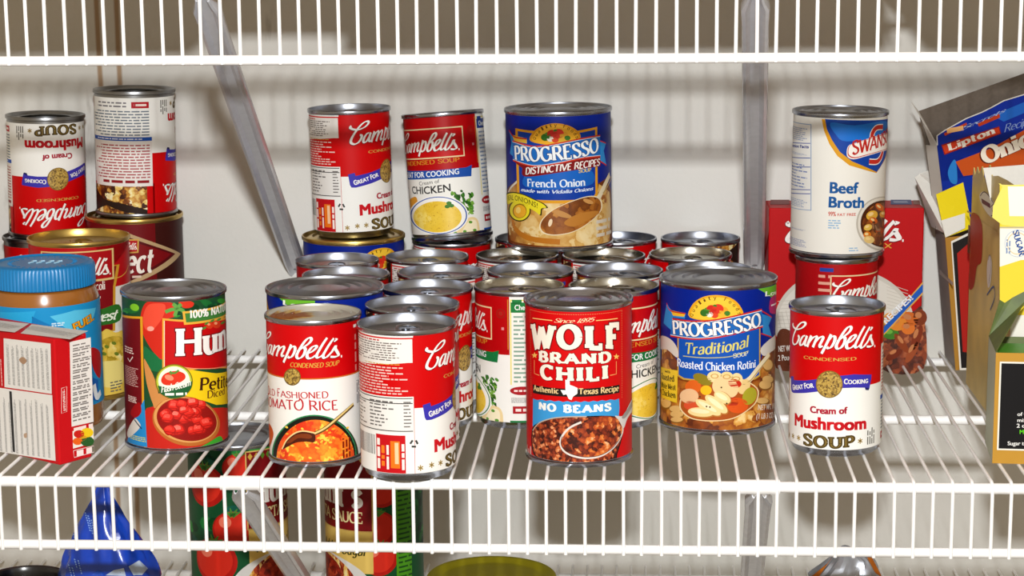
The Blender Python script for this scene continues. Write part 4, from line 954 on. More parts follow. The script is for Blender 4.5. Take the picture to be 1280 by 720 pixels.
def harvest_label():
    R = RHV-1.15; U_ = unwrap(POSE_HV, R); a = Art(); U = pi*R
    a.frame(U_, 0, 300, 4.5); P = a.P; Q = lambda x, y: P(x, y)
    v = P(540,150)[1]
    a.raw(); a.urect(-U, 88, U, HHV, '#b30c13', 1); a.frame(U_, 0, 300, 4.5)
    a.fill([(540,0),(722,0),(716,160),(690,195),(640,214),(540,222)], '#b30c13', 1); a.stroke([(722,140),(706,182),(660,212),(540,226)], 5, '#d8a040', 2)
    a.fill([(180,140),(672,136),(650,260),(648,510),(180,510)], '#c8922c', 2); a.fill([(180,150),(655,144),(636,260),(634,506),(180,506)], '#7c0b12', 3)
    a.fill([(230,62),(638,44),(642,218),(230,236)], '#d8b878', 4); a.fill([(238,70),(628,54),(632,208),(238,226)], '#a50d14', 5)
    q = P(608,186); script(a, '#efe6dc', 6, '#4a0006', box=(P(238,196)[0]+3, q[1], q[0], .9), w=2.6, w2=.95)
    e = P(592,276); s0 = P(548,276); k = (e[0]-s0[0])/3.0; a.text_uv('Broccoli', 'serif', e[0]-k*8.6, e[1], e[0]-.2, 6.2, '#ecdcd0', 6, grow=1)
    a.fine(500, 318, 566, 332, 1, '#e0c0b0', 6, .6, 3, ragged=0)
    a.smooth([(430,420),(560,392),(668,362),(672,452),(560,482),(430,500)], '#2c6a24', 7)
    e = P(640,446); s0 = P(550,458); a.text_uv('Harvest', 'script', s0[0]-22, s0[1], e[0]+2, 7.2, '#e8ecd8', 8, grow=3, v1=e[1])
    a.smooth([(400,560),(560,520),(600,500),(650,520),(700,520),(706,700),(690,900),(400,900)], '#e2c050', 4)
    a.smooth([(540,600),(580,560),(640,540),(690,560),(680,680),(600,720),(550,690)], food('printed_cheese_soup', 7, [(0,'#a88a1c'),(.4,'#d8b23c'),(.8,'#ecd06a'),(1,'#f4e4a0')], .6), 5)
    for x, y in ((570,610),(600,600),(585,640),(640,580),(560,660),(655,640)): a.ellipse(x, y, 14, 10, '#6a7a24', 6, 20, 9)
    a.smooth([(540,700),(620,680),(690,690),(690,800),(620,830),(540,800)], '#e8d47c', 6)
    a.frame(U_, 0, 270, 3.27)
    a.fine(450, 676, 500, 712, 4, '#6a655c', 7, .45, 4, ragged=.2)
    return a.wrap('harvest_soup_label', R, 4, HHV-4, '#dfdbd4', 84)
LAB['harvest'] = harvest_label()
# ---------------------------------------------------------------- pasta sauce below the shelf
RPA, HPA = 40.6, 150.0
POSE_P1 = (105.6, 277.3, -186.7, 0, 0); POSE_P2 = (216.5, 276, -186.7, 0, 0)
def pasta_label():
    R = RPA-1.15; U1 = unwrap(POSE_P1, R); U2 = unwrap(POSE_P2, R); a = Art(); U = pi*R
    # the H of the first can and the s of the second fix the turn between them
    w = sum(GL[c][0]+14 for c in "Hunt's")-14
    uh = U1(220+408/4.233, 625)[0]; us = U2(380+345/4.8, 570+250/4.8)[0]
    lenw = 62.0; d2 = us-(uh+lenw)                       # label u of can 2 = world u - d2
    F2 = lambda x, y: (lambda q: (q[0]-d2, q[1]))(U2(x, y))
    a.frame(U1, 220, 550, 4.233); rn = random.Random(11)
    uG = F2(380+548/4.8, 640)[0]                            # green nutrition panel
    a.raw()
    uP0 = U1(220+378/4.233, 620)[0]; uP1 = F2(380+410/4.8, 640)[0]
    for k in range(120): a.put([[(x+r*cos(t), y+r*.7*sin(t)) for t in [j*pi/4 for j in range(8)]] for x, y, r in [(rn.uniform(-U,U), rn.uniform(60,HPA), rn.uniform(4,9))]], rn.choice(('#0d3a20','#1b7a34','#2f9a3a','#124a2c','#0f5a48')), 1)
    def tom(x, y, r):
        el = lambda f, dx=0, dy=0: [[(x+dx+r*f*cos(t), y+dy+r*f*.93*sin(t)) for t in [j*pi/14 for j in range(28)]]]
        a.put(el(1), '#b81a12', 3); a.put(el(.86,-.05*r,.06*r), '#d62c1c', 4); a.put(el(.3,-.35*r,.4*r), '#ee7a60', 5)
        for an in (60,100,140,30): a.put(ribbon([(x, y+.7*r), (x+.5*r*cos(radians(an)), y+.75*r+.35*r*sin(radians(an)))], lambda dx, dy, t: r*.18*(1.2-t)), '#4f8a34', 5)
    a.frame(U1, 220, 550, 4.233)
    for x, y, r in ((150,240,19),(330,150,13),(300,480,17),(200,640,20)): q = a.P(x, y); tom(q[0], q[1], r)
    q = F2(380+455/4.8, 570+230/4.8); tom(q[0]+2, q[1]+2, 14); q = F2(380+440/4.8, 570+440/4.8); tom(q[0], q[1], 16); q = F2(380+440/4.8, 570+620/4.8); tom(q[0]+2, q[1], 15)
    a.raw()
    vt, vm, vb = U1(300,575)[1], U1(330,655)[1], U1(330,690)[1]
    a.urect(uP0-1, vm-3, uP1+1, 145, '#d8b264', 8); a.urect(uP0, vm-2, uP1-.5, 144, '#7c0d14', 9)
    for k in range(14): x = uP0+3+k*(uP1-uP0-6)/13; a.put([[(x-2,vt+2),(x,vt-1),(x+2,vt+2),(x,vt+5)]], rn.choice(('#c8a040','#5a8a2c','#d8c070')), 10)
    a.text_uv("Hunt's", 'serifb', uh, U1(330,628)[1], uh+lenw, 19, '#efece6', 11, grow=1)
    c = (uP0+uP1)/2; a.text_uv('PASTA SAUCE', 'serif', uP0+4, U1(340,644)[1]-1, uP1-8, 8.5, '#ecdca0', 11, grow=2)
    a.urect(uP0, vb-14, uP1, vm-2, '#e2c064', 8); a.text_uv('No Added Sugar', 'serifi', uP0+6, vb+1, uP1-5, 8, '#3a3a10', 9, grow=2)
    vs = U1(320,705)[1]
    sp = food('printed_spaghetti', 3.2, [(0,'#7a1408'),(.3,'#b8481c'),(.5,'#dc9a3c'),(.8,'#f0c870'),(1,'#f8e2a4')], .7, stretch=(1,.4))
    a.put([[(c-8+44*cos(t), vs-18+26*sin(t)) for t in [j*pi/24 for j in range(48)]]], '#dcdad6', 13); a.put([[(c-8+33*cos(t), vs-20+27*sin(t)) for t in [j*pi/24 for j in range(48)]]], sp, 14)
    a.put([[(c-10+20*cos(t), vs-8+13*sin(t)) for t in [j*pi/12 for j in range(24)]]], food('printed_meat_sauce', 4, [(0,'#5a0c08'),(.5,'#9a2412'),(1,'#d0502c')], .6), 15)
    a.urect(uG, 5, uG+34, 145, '#4f9a1e', 12); a.fine(uG+2, 40, uG+30, 142, 26, '#20501a', 13, .4, 3)
    return a.wrap('pasta_sauce_label', R, 4, HPA-4, '#14502c', 84), d2/R
LAB['pasta'], TURN_P2 = pasta_label()
# ================================================================== the pantry
WALL_Y = 424.0
def wall_material():
    m, n, l, b = new_mat('painted_wall')
    b.inputs['Roughness'].default_value = .62; b.inputs['Specular IOR Level'].default_value = .25
    tc = n.new('ShaderNodeTexCoord'); sep = n.new('ShaderNodeSeparateXYZ'); l.new(tc.outputs['Object'], sep.inputs['Vector'])
    nz = n.new('ShaderNodeTexNoise'); nz.inputs['Scale'].default_value = 9; nz.inputs['Detail'].default_value = 6; l.new(tc.outputs['Object'], nz.inputs['Vector'])
    cr = n.new('ShaderNodeValToRGB'); cr.color_ramp.elements[0].position = .3; cr.color_ramp.elements[1].position = .62
    cr.color_ramp.elements[0].color = lin('#d6d5cf'); cr.color_ramp.elements[1].color = lin('#dedcd7'); l.new(nz.outputs['Fac'], cr.inputs['Fac'])
    # scuffs: sparse thin dark marks
    mp = n.new('ShaderNodeMapping'); mp.inputs['Scale'].default_value = (38, 38, 9); l.new(tc.outputs['Object'], mp.inputs['Vector'])
    n2 = n.new('ShaderNodeTexNoise'); n2.inputs['Scale'].default_value = 1; n2.inputs['Detail'].default_value = 5; l.new(mp.outputs['Vector'], n2.inputs['Vector'])
    c2 = n.new('ShaderNodeValToRGB'); c2.color_ramp.elements[0].position = .70; c2.color_ramp.elements[1].position = .76
    c2.color_ramp.elements[0].color = (0,0,0,1); c2.color_ramp.elements[1].color = (.5,.5,.5,1); l.new(n2.outputs['Fac'], c2.inputs['Fac'])
    mx = n.new('ShaderNodeMix'); mx.data_type = 'RGBA'; mx.inputs[7].default_value = lin('#8f8a80'); l.new(c2.outputs['Color'], mx.inputs['Factor']); l.new(cr.outputs['Color'], mx.inputs[6])
    out = mx.outputs[2]
    # two old brown drips that ran down the paint
    def band(src, c, w, soft):
        s = n.new('ShaderNodeMath'); s.operation = 'SUBTRACT'; s.inputs[1].default_value = c; l.new(src, s.inputs[0])
        a = n.new('ShaderNodeMath'); a.operation = 'ABSOLUTE'; l.new(s.outputs[0], a.inputs[0])
        r = n.new('ShaderNodeMapRange'); r.inputs['From Min'].default_value = w; r.inputs['From Max'].default_value = w+soft; r.inputs['To Min'].default_value = .75; r.inputs['To Max'].default_value = 0
        l.new(a.outputs[0], r.inputs['Value']); return r.outputs['Result']
    wob = n.new('ShaderNodeMath'); wob.operation = 'MULTIPLY_ADD'; wob.inputs[1].default_value = .004; l.new(nz.outputs['Fac'], wob.inputs[0]); l.new(sep.outputs['X'], wob.inputs[2])
    for px in DRIPS:
        m2 = n.new('ShaderNodeMix'); m2.data_type = 'RGBA'; m2.inputs[7].default_value = lin('#94661a')
        l.new(band(wob.outputs[0], px+.002, .0012, .0018), m2.inputs['Factor']); l.new(out, m2.inputs[6]); out = m2.outputs[2]
    l.new(out, b.inputs['Base Color'])
    bp = n.new('ShaderNodeBump'); bp.inputs['Strength'].default_value = .15; bp.inputs['Distance'].default_value = .001
    n3 = n.new('ShaderNodeTexNoise'); n3.inputs['Scale'].default_value = 260; l.new(tc.outputs['Object'], n3.inputs['Vector']); l.new(n3.outputs['Fac'], bp.inputs['Height']); l.new(bp.outputs['Normal'], b.inputs['Normal'])
    return m
DRIPS = [on_y(x, 90, WALL_Y).x*MM for x in (124.5, 149)]
w_ = MB(); w_.box((-1600,WALL_Y,-1300), (4200,0,0), (0,60,0), (0,0,2600), wall_material())
tag(w_.obj('wall_back', None, False), None, None, kind='structure')
f_ = MB(); f_.box((-1600,-2600,-1330), (4200,0,0), (0,3084,0), (0,0,30), plain('vinyl_floor', '#8d8376', .5, 0, .4, .1, 60, .25))
tag(f_.obj('floor', None, False), None, None, kind='structure')

# ------------------------------------------------------------------ wire shelves
WIRE = plain('white_vinyl_coating', '#f8f8f8', .28, 0, .5, .05, 500)
X0S, X1S = -330.0, 1110.0
def wire_shelf(z, off, label):
    r = empty('wire_shelf', (0,0,z)); tag(r, label, 'shelf', 'white wire shelves')
    def rod(name, y, zz, rad):
        b = MB(); b.tube([(X0S,y,zz),(X1S,y,zz)], rad, WIRE, 14); return b.obj(name, r)
    rod('front_rail', 0, 0, 3.65); rod('lip_rail', 0, -44, 3.3); rod('mid_rail', 187.8, 0, 3.5); rod('back_rail', 392, 0, 3.5)
    b = MB(); k = math.ceil((X0S+4-off)/12.7); rn = random.Random(int(z)+5)
    while off+k*12.7 < X1S-4:
        x = off+k*12.7; j = rn.uniform(-.45,.45); k += 1
        b.tube([(x,411,4.75),(x,200,4.75),(x,6,4.75),(x+j*.1,-1.2,4.7),(x+j*.2,-3.6,3.4),(x+j*.4,-4.7,1.2),(x+j*.6,-4.8,-4),(x+j,-4.4,-40),(x+j,-4.3,-46.5)], 1.2, WIRE, 8)
    b.obj('wire_deck', r)
    return r
ZT, ZL = 326.5, -192.6
wire_shelf(0, 0, 'middle white wire shelf that holds the crowd of soup cans')
wire_shelf(ZT, 20.78-12.7, 'upper white wire shelf, only its front lip showing along the top')
wire_shelf(ZL, 5, 'lower white wire shelf under the pasta sauce cans')
# diagonal supports
BRACK = plain('galvanised_strut_steel', '#d6d8e0', .26, .3, .5, .06, 120, .1)
def strut(xa, za, xb, zb, label, ya=-1.0, yb=WALL_Y-.6):
    A = Vector((xa, ya, za)); B = Vector((xb, yb, zb)); d = (B-A).normalized()
    r = empty('shelf_bracket', A); tag(r, label, 'bracket', 'steel brackets under the shelves')
    sx = Vector((1,0,0)); sx = (sx-d*sx.dot(d)).normalized(); nn = sx.cross(d).normalized()
    if nn.z > 0: nn = -nn                                   # nn: the open side of the channel, towards the viewer and down
    prof = [(-8.6,5.5),(-8.9,1.5),(-8.2,-.6),(-6.2,-1.2),(-4.2,.6),(-3.0,1.8),(3.0,1.8),(4.2,.6),(6.2,-1.2),(8.2,-.6),(8.9,1.5),(8.6,5.5)]
    b = MB(); Ln = (B-A).length; vs = []; st = [(0,.55),(9,.75),(18,1.05),(40,1.0),(Ln*.5,1),(Ln-24,1.0),(Ln-8,.9),(Ln,.85)]
    pr = prof+[(x*.92, y-.9 if abs(x) < 8 else y) for x, y in prof[::-1]]
    n = len(prof)
    outer = prof; inner = [(x*(1-1/10), y+.9) for x, y in prof]
    vs = []; fs = []
    for t, k in st:
        for x, y in outer: vs.append(d*t + sx*x*k - nn*y)
        for x, y in inner: vs.append(d*t + sx*x*k - nn*y)
    for i in range(len(st)-1):
        o = i*2*n; p = o+2*n
        for j in range(n-1):
            fs += [(o+j, o+j+1, p+j+1, p+j), (o+n+j+1, o+n+j, p+n+j, p+n+j+1)]
        fs += [(o, p, p+n, o+n), (o+n-1, o+2*n-1, p+2*n-1, p+n-1)]
    for o in (0, (len(st)-1)*2*n):
        for j in range(n-1): fs.append((o+j, o+j+1, o+n+j+1, o+n+j))
    b.add(vs, fs, BRACK); b.obj('strut', r)
    b = MB(); c = Vector((0, 1, -za+(ZT if za > 100 else 0)))
    ang = [radians(q) for q in range(-60, 241, 20)]
    prof2 = [(4.9*cos(q), 4.9*sin(q)) for q in ang]+[(4.0*cos(q), 4.0*sin(q)) for q in ang[::-1]]
    vs = []; m_ = len(prof2)
    for x in (-13.5, 13.5):
        for y, z in prof2: vs.append((c.x+x, c.y-y, c.z+z))
    b.add(vs, [(j, (j+1) % m_, m_+(j+1) % m_, m_+j) for j in range(m_)]+[tuple(range(m_))[::-1], tuple(range(m_,2*m_))], WIRE); b.obj('rail_hook', r)
    b = MB(); e = d*(Ln-3)
    b.lathe([(0,3.2),(3.2,2.8),(4.4,1.2),(4.4,0)], STEEL, 16); sc = b.obj('screw', r); sc.matrix_local = Matrix.Translation((e+Vector((0,-3,8)))*MM) @ Matrix.Rotation(pi/2, 4, 'X')
    return r
strut(148.5, 321, 135, 68, 'slanting steel bracket running down the wall left of the stacked cans')
strut(502.5, 321, 528.8, 72, 'upright-looking steel bracket behind the cans, beside the red soup mix box')
strut(163, -6.5, 159, -259, 'steel bracket below the middle shelf crossing a pasta sauce can')
strut(509, -6.5, 526, -259, 'steel bracket below the middle shelf with bare wall on both sides')

# ------------------------------------------------------------------ cans on the shelf
P_TAB = can_parts(RC, HC, nested=True, tab=True); P_RC = can_parts(RC, HC)
P_TABD = can_parts(RC, HC, nested=True, tab=True, body=STEEL, lid=metal('warm_tinned_steel','#b3afa4',.2,.1))
P_FLIP = can_parts(RC, HC, nested=False, tab=False, lid=STEEL_DARK, body=STEEL_DARK)
P_PR = can_parts(RP, HP); P_PRG = can_parts(RP, HP, lid=GOLD, body=GOLD)
RUSTY = None
def rusty_lid():
    m, n, l, b = new_mat('rust_stained_steel'); b.inputs['Metallic'].default_value = .35; b.inputs['Roughness'].default_value = .4
    tc = n.new('ShaderNodeTexCoord'); nz = n.new('ShaderNodeTexNoise'); nz.inputs['Scale'].default_value = 55; nz.inputs['Detail'].default_value = 6; l.new(tc.outputs['Object'], nz.inputs['Vector'])
    gr = n.new('ShaderNodeVectorMath'); gr.operation = 'DISTANCE'; gr.inputs[1].default_value = (-.018,-.006,.098); l.new(tc.outputs['Object'], gr.inputs[0])
    ad = n.new('ShaderNodeMath'); ad.operation = 'MULTIPLY_ADD'; ad.inputs[1].default_value = -24; l.new(gr.outputs['Value'], ad.inputs[0]); l.new(nz.outputs['Fac'], ad.inputs[2])
    cr = n.new('ShaderNodeValToRGB'); e = cr.color_ramp.elements; e[0].position = -.0; e[0].color = lin('#b9b4a8'); e[1].position = .22; e[1].color = lin('#9a5412'); x = e.new(.1); x.color = lin('#c4a468')
    l.new(ad.outputs[0], cr.inputs['Fac']); l.new(cr.outputs['Color'], b.inputs['Base Color'])
    return m
P_TR = can_parts(RC, HC, lid=rusty_lid())
YAW2 = DU2/LC
mush, ck, ff = LAB['mushroom'], LAB['chicken'], LAB['fatfree']
# turn of the fat free can seen left of the chili: the right end of its script frame
u = unwrap((342,158.5,6,0,0), LC)(613.6, 418.6)[0]-U_CK(579.6,195.1)[0]; TURN7 = u/LC
u = unwrap((411.3,158.5,6,0,0), LC)(820.8, 464)[0]-U_CK(490+277/3.793,130+412/3.793)[0]; TURN8 = u/LC
U_R2 = unwrap((586.5,300,6,0,0), LC); TURNR = (U_R2(1037.9,345)[0]-U_CK(504.5,180)[0])/LC
U_M5 = unwrap((194,357,115.2,-.018,0,1.03), LC); TURN5 = (U_M5(370+485/6,230+250/6)[0]-U_M1(980+138/9.846,500+312/9.846)[0])/LC
U_M3 = unwrap((276.5,149,6,0,0), LC); TURN3 = (U_M3(583,455)[0]-U_M1(980+558/9.846,455+250/9.846)[0])/LC
GR = 'condensed soup cans packed in rows on the middle shelf'
cans = [  # pose, parts, label mesh, turn, tab turn, label text
 (POSE_M1, P_TAB, mush, 0, .5, 'red and white cream of mushroom can standing alone at the front right'),
 (POSE_M2, P_TAB, mush, YAW2, .3, 'red and white mushroom can with its nutrition panel showing, on the front edge'),
 ((271.5,83.4,6,0,0), P_TAB, mush, YAW2+.5, .4, 'soup can squeezed directly behind the can showing its nutrition panel'),
 ((275.7,150.2,6,0,0), P_TAB, mush, TURN3, .2, 'mushroom can whose gold medal peeps out left of the green-trimmed chicken can'),
 ((342,158.2,6,0,0), P_TABD, ff, TURN7, .9, 'green-trimmed chicken soup can just left of the chili can, recipe panel showing'),
 ((411.3,158.2,6,0,0), P_TABD, ff, TURN8, 2.6, 'green-trimmed fat free chicken soup can wedged between chili and rotini cans'),
 ((191.7,272,6,0,0), P_TAB, ck, 1.7, .1, 'soup can directly in front of the gold-lidded blue can'),
 ((208,206,6,0,0), P_TAB, ck, 2.0, .6, 'soup can directly behind the wide blue can with a green corner'),
 ((261.5,290,6,0,0), P_TAB, mush, 2.2, .4, 'soup can directly in front of the can under the tilted chicken soup'),
 ((279,217,6,0,0), P_TAB, mush, 2.6, .2, 'soup can directly behind the mushroom can whose gold medal peeps out'),
 ((273.5,378,6,0,0), P_TAB, mush, 1.2, .4, 'soup can at the back that carries the tilted chicken soup can'),
 ((333,297.5,6,0,0), P_TABD, mush, 1.9, -.6, 'soup can under the front left of the blue french onion can'),
 ((347,225.3,6,0,0), P_TAB, ck, 2.4, .7, 'soup can directly behind the green-trimmed can left of the chili'),
 ((342.5,386,6,0,0), P_TAB, mush, 2.4, .4, 'soup can at the back, left of and under the french onion can'),
 ((412,386,6,0,0), P_TAB, mush, 2.0, .9, 'soup can in the back row right of the french onion can'),
 ((402,296.5,6,0,0), P_TABD, mush, 2.3, 1.2, 'soup can under the front right of the blue french onion can'),
 ((415,225.3,6,0,0), P_TAB, mush, 2.8, 1.0, 'soup can directly behind the fat free chicken can'),
 ((481.5,386,6,0,0), P_TAB, mush, -1.75, .4, 'rearmost soup can at the right end, nearest the upright bracket'),
 ((471,303,6,0,0), P_TABD, mush, -1.9, .2, 'warm-toned soup can top between the rearmost right can and the rotini can'),
 ((483.5,231.5,6,0,0), P_TAB, mush, 2.1, .4, 'soup can half hidden right behind the large rotini can'),
]
for pose, parts, lab, yaw, ty, text in cans:
    tag(set_can('soup_can', pose, RC, HC, parts, lab, yaw, tabyaw=ty), text, 'soup can', GR if text.startswith(('soup can','warm')) else None)
tag(set_can('soup_can', (194,357,115.2,-.018,0,1.03), RC, HC, P_TAB, mush, TURN5, tabyaw=.4), 'red and white mushroom can standing on the gold-lidded blue can', 'soup can')
tag(set_can('soup_can', POSE_CK, RC, HC, P_RC, ck), 'tilted cream of chicken can with a blue ribbon, leaning left', 'soup can')
tag(set_can('soup_can', POSE_TR, RC, HC, P_TR, LAB['tomrice']), 'tomato rice soup can with a rusty lid and an orange bowl', 'soup can')
tag(set_can('chili_can', POSE_CH, RW, HW, can_parts(RW,HW,lid=metal('bluish_steel','#a9aab4',.16)), LAB['chili']), 'bright red chili can marked no beans at the front of the crowd', 'chili can')
tag(set_can('soup_can', POSE_PR, RP, HP, P_PR, LAB['rotini']), 'large blue chicken rotini soup can beside the chili can', 'soup can')
tag(set_can('soup_can', POSE_ON, RO, HO, can_parts(RO,HO), LAB['onion']), 'blue french onion soup can standing on top of the other cans', 'soup can')
tag(set_can('soup_can', (204,125,6,0,0), RP, HP-2.6, can_parts(RP,HP-2.6), LAB['rotini'], yaw=-1.52), 'wide blue soup can with a green corner behind the tomato rice can', 'soup can')
tag(set_can('soup_can', (194,354,6,0,0), RP, HP, P_PRG, LAB['rotini'], yaw=.78), 'gold-lidded blue soup can carrying a mushroom can', 'soup can')
tag(set_can('tomato_can', POSE_HU, RH, HH, can_parts(RH,HH), LAB['tomato']), 'petite diced tomato can with a wooden spoon of tomatoes on its label', 'tomato can')
tag(set_can('broth_can', POSE_SW, RS, HS, can_parts(RS,HS), LAB['broth']), 'white beef broth can standing on another can at the right', 'broth can')
tag(set_can('soup_can', (586.5,300,6,0,0), RC, HC, P_RC, ck, TURNR), 'red soup can underneath the white beef broth can', 'soup can')
tag(set_can('soup_can', POSE_SE, RSE, HSE, can_parts(RSE,HSE,lid=GOLD,body=GOLD), LAB['select']), 'dark red gold-rimmed soup can with a beige diamond, under the upside-down recipe can', 'soup can')
tag(set_can('soup_can', POSE_HV, RHV, HHV, can_parts(RHV,HHV,tab=True,lid=GOLD,body=GOLD), LAB['harvest'], tabyaw=.6), 'gold-lidded broccoli soup can behind the blue-lidded jar', 'soup can')
tag(set_can('soup_can', (-75,378,6,0,0), RC, 105, can_parts(RC,105,body=STEEL_DARK), mush, -.5), 'red can at the far left underneath the upside-down mushroom can', 'soup can')
tag(set_can('soup_can', (-69.5,378,111.4,.021,0), RC, HC, P_FLIP, mush, -.33, flip=True), 'upside-down cream of mushroom can at the upper left', 'soup can')
tag(set_can('soup_can', (6.7,380,129,.018,0,1.035), RC, HC, P_FLIP, mush, -1.80, flip=True), 'upside-down can with its recipe panel turned outward, topmost at the left', 'soup can')
tag(set_can('soup_can', (-143,330,6,0,0), RSE, HSE, can_parts(RSE,HSE,lid=GOLD), LAB['select'], .8), 'dark red can cut off by the left edge, beside the upside-down mushroom can', 'soup can')
tag(set_can('sauce_can', POSE_P1, RPA, HPA, can_parts(RPA,HPA), LAB['pasta']), 'tall pasta sauce can below the shelf, crossed by the steel bracket', 'sauce can', 'pasta sauce cans on the lower shelf')
tag(set_can('sauce_can', POSE_P2, RPA, HPA, can_parts(RPA,HPA), LAB['pasta'], TURN_P2), 'tall pasta sauce can below the shelf showing its green side panel', 'sauce can', 'pasta sauce cans on the lower shelf')

# ------------------------------------------------------------------ helpers for boxes
class Face:
    """a flat face: origin, unit directions and outward normal; photo points land on it by the line of sight"""
    def __init__(s, o, eu, ev):
        s.o = Vector(o); s.eu = Vector(eu).normalized(); s.ev = Vector(ev); s.ev = (s.ev-s.eu*s.ev.dot(s.eu)).normalized(); s.n = s.eu.cross(s.ev)
        if s.n.dot(CAM-s.o) < 0: s.n = -s.n
    def uv(s, px, py):
        d = ray(px, py); t = (s.o-CAM).dot(s.n)/d.dot(s.n); p = CAM+d*t-s.o; return (p.dot(s.eu), p.dot(s.ev))
    def art(s, ox, oy, sc): return Art().frame(s.uv, ox, oy, sc)
    def lay(s, a, name, parent, org, gap=.12):
        me = a.flat(name, lambda u, v, l: tuple(s.o+s.eu*u+s.ev*v+s.n*(gap+l)-Vector(org)))
        # faces must look outward
        o = obj(name, me, parent); return o
def V(*a): return Vector(a)
CARD = plain('raw_cardboard_grey', '#b8b2a8', .8, 0, .2, .2, 400, .1)
WCARD = plain('white_cardboard', '#dedbd4', .7, 0, .3, .1, 300, .05)

# ------------------------------------------------------------------ red powder box, front left
C0 = V(34.9,18.8,6.0); d1 = V(-.82,.572,0).normalized(); d2 = V(.572,.82,0).normalized(); Hb, Lb, Wb = 88.0, 104.0, 28.5
r = empty('food_box', C0); tag(r, 'red and white food box with fine print lying at the front left corner', 'box')
b = MB(); b.box((0,0,0), d1*Lb, d2*Wb, V(0,0,Hb), ink('#c30d16')); cb = b.obj('carton', r, False)
mod = cb.modifiers.new('b', 'BEVEL'); mod.width = .0012; mod.segments = 2
F1 = Face(C0, -d1, (0,0,1)); a = F1.art(0, 380, 3.275)
a.fill([(-80,120),(15,140),(10,342),(-80,330)], '#c01018', 1); a.fill([(16,140),(208,162),(213,368),(20,340)], '#e2dfdb', 1); a.fill([(-90,330),(215,373),(229,642),(-90,590)], '#e2dfdb', 1)
for i in range(9): a.fine(26+i*20, 158+i*2.2, 45+i*20, 330+i*3, 3, '#86827f', 2, .5, i+1, True, .15)
for i in range(11): a.fine(-32+i*22, 362+i*3, -11+i*22, 600+i*3, 3, '#86827f', 2, .5, i+20, True, .15)
a.fill([(40,356),(50,358),(64,606),(55,604)], '#2c2a2a', 3); a.smooth([(80,228),(96,216),(112,232),(98,246)], '#a8866a', 3); a.smooth([(100,532),(112,528),(112,546),(102,546)], '#b89a80', 3)
a.fine(2, 205, 12, 335, 1, '#e8d0ca', 2, .8, 5, True); a.fine(216, 338, 222, 460, 1, '#f0dcd6', 2, .7, 6, True, 0)
F1.lay(a, 'front_print', r, C0)
F2 = Face(C0, d2, (0,0,1)); a = F2.art(0, 380, 3.275)
a.fill([(284,156),(370,136),(382,482),(292,502)], '#e4e1dd', 1)
for i in range(14): a.fine(296, 165+i*22.5-1, 372, 182+i*22.5-7, 2, '#77726f', 2, .36, i, ragged=.3)
a.fill([(296,520),(382,504),(383,568),(298,592)], '#e9e6dc', 1)
for x, y, rr, c in ((322,532,22,'#c82018'),(355,526,26,'#ecc81c'),(316,562,20,'#e8641c'),(356,562,28,'#2c5c2a'),(340,548,14,'#d8a020')): a.ellipse(x, y, rr, rr*.75, c, 2, n=14)
a.fine(300, 502, 380, 512, 1, '#f0dcd6', 2, .6, 3, ragged=0); a.stroke([(299,600),(302,628),(383,606),(382,580),(299,600)], 2.5, '#e8d4d0', 2, False); a.fine(312, 596, 376, 612, 1, '#f2e2de', 2, .7, 4, ragged=0)
a.stroke([(250,345),(272,338),(272,440),(250,448),(250,345)], 2.5, '#e8c8c4', 2, False); a.fine(254, 350, 268, 436, 2, '#f0dcd8', 2, .6, 7, True)
F2.lay(a, 'side_print', r, C0)
F3 = Face(C0+V(0,0,Hb), -d1, d2); a = F3.art(0, 380, 3.275)
a.fill([(-60,62),(120,82),(60,118),(-60,104)], '#dedbd6', 1); a.fill([(130,84),(362,112),(286,146),(84,122)], '#dedbd6', 1)
a.fine(-40, 70, 60, 108, 9, '#a3a09c', 2, .3, 1); a.fine(140, 92, 300, 140, 9, '#a3a09c', 2, .3, 5)
F3.lay(a, 'top_print', r, C0)

# ------------------------------------------------------------------ peanut butter jar
JX, JY, JR = -5.0, 137.0, 40.0
zt = on_y(55, 316, JY+36).z; zl = on_y(55, 366.7, JY-37.5).z; zb = on_y(55, 385, JY-39).z
r = empty('peanut_butter_jar', (JX,JY,6)); tag(r, 'peanut butter jar with a ribbed blue lid and blue label at the left edge', 'jar')
zt -= 6; zl -= 6; zb -= 6
PB = plain('peanut_butter_in_clear_plastic', '#9c5f22', .22, 0, .5, 0, 30, .12, .6)
b = MB(); b.lathe([(0,1),(30,1),(36,0),(38.5,2),(39.6,6),(39.8,30),(39.8,zb-14),(39.8,zb-3),(39,zb+3),(37,zl-1.5),(34.5,zl),(34.5,zl+4)], PB, 72); b.obj('jar_body', r)
LIDB = plain('blue_lid_plastic', '#0f78b6', .35, 0, .5)
b = MB(); n = 240; vs = []; fs = []
prof = [(36.4,zl),(37.6,zl+.6),(37.6,zt-3.2),(36.6,zt-1.2),(34.5,zt-.2),(33,zt),(31.5,zt-1.2),(0,zt-1.4)]
for r_, z_ in prof:
    for i in range(n):
        q = r_-(.55 if i % 3 == 2 and zl < z_ < zt-2 else 0); t = 2*pi*i/n; vs.append((q*sin(t), -q*cos(t), z_))
for j in range(len(prof)-1):
    for i in range(n): fs.append((j*n+i, j*n+(i+1) % n, (j+1)*n+(i+1) % n, (j+1)*n+i))
b.add(vs, fs, LIDB); lid = b.obj('lid', r, True, 28)
b = MB(); 
for i in range(30):
    t = 2*pi*i/30; b.tube([(22*cos(t),22*sin(t),zt-1.3),(25*cos(t),25*sin(t),zt-1.3)], .5, LIDB, 5)
for x in (-9,-3,4,10): b.tube([(x,-4,zt-1.2),(x+2,0,zt-1.2),(x,4,zt-1.2),(x+3,6,zt-1.2)], .8, plain('pale_blue_print', '#9fc8de', .4), 6)
b.obj('lid_embossing', lid)
U_J = unwrap((JX,JY,6,0,0), JR)
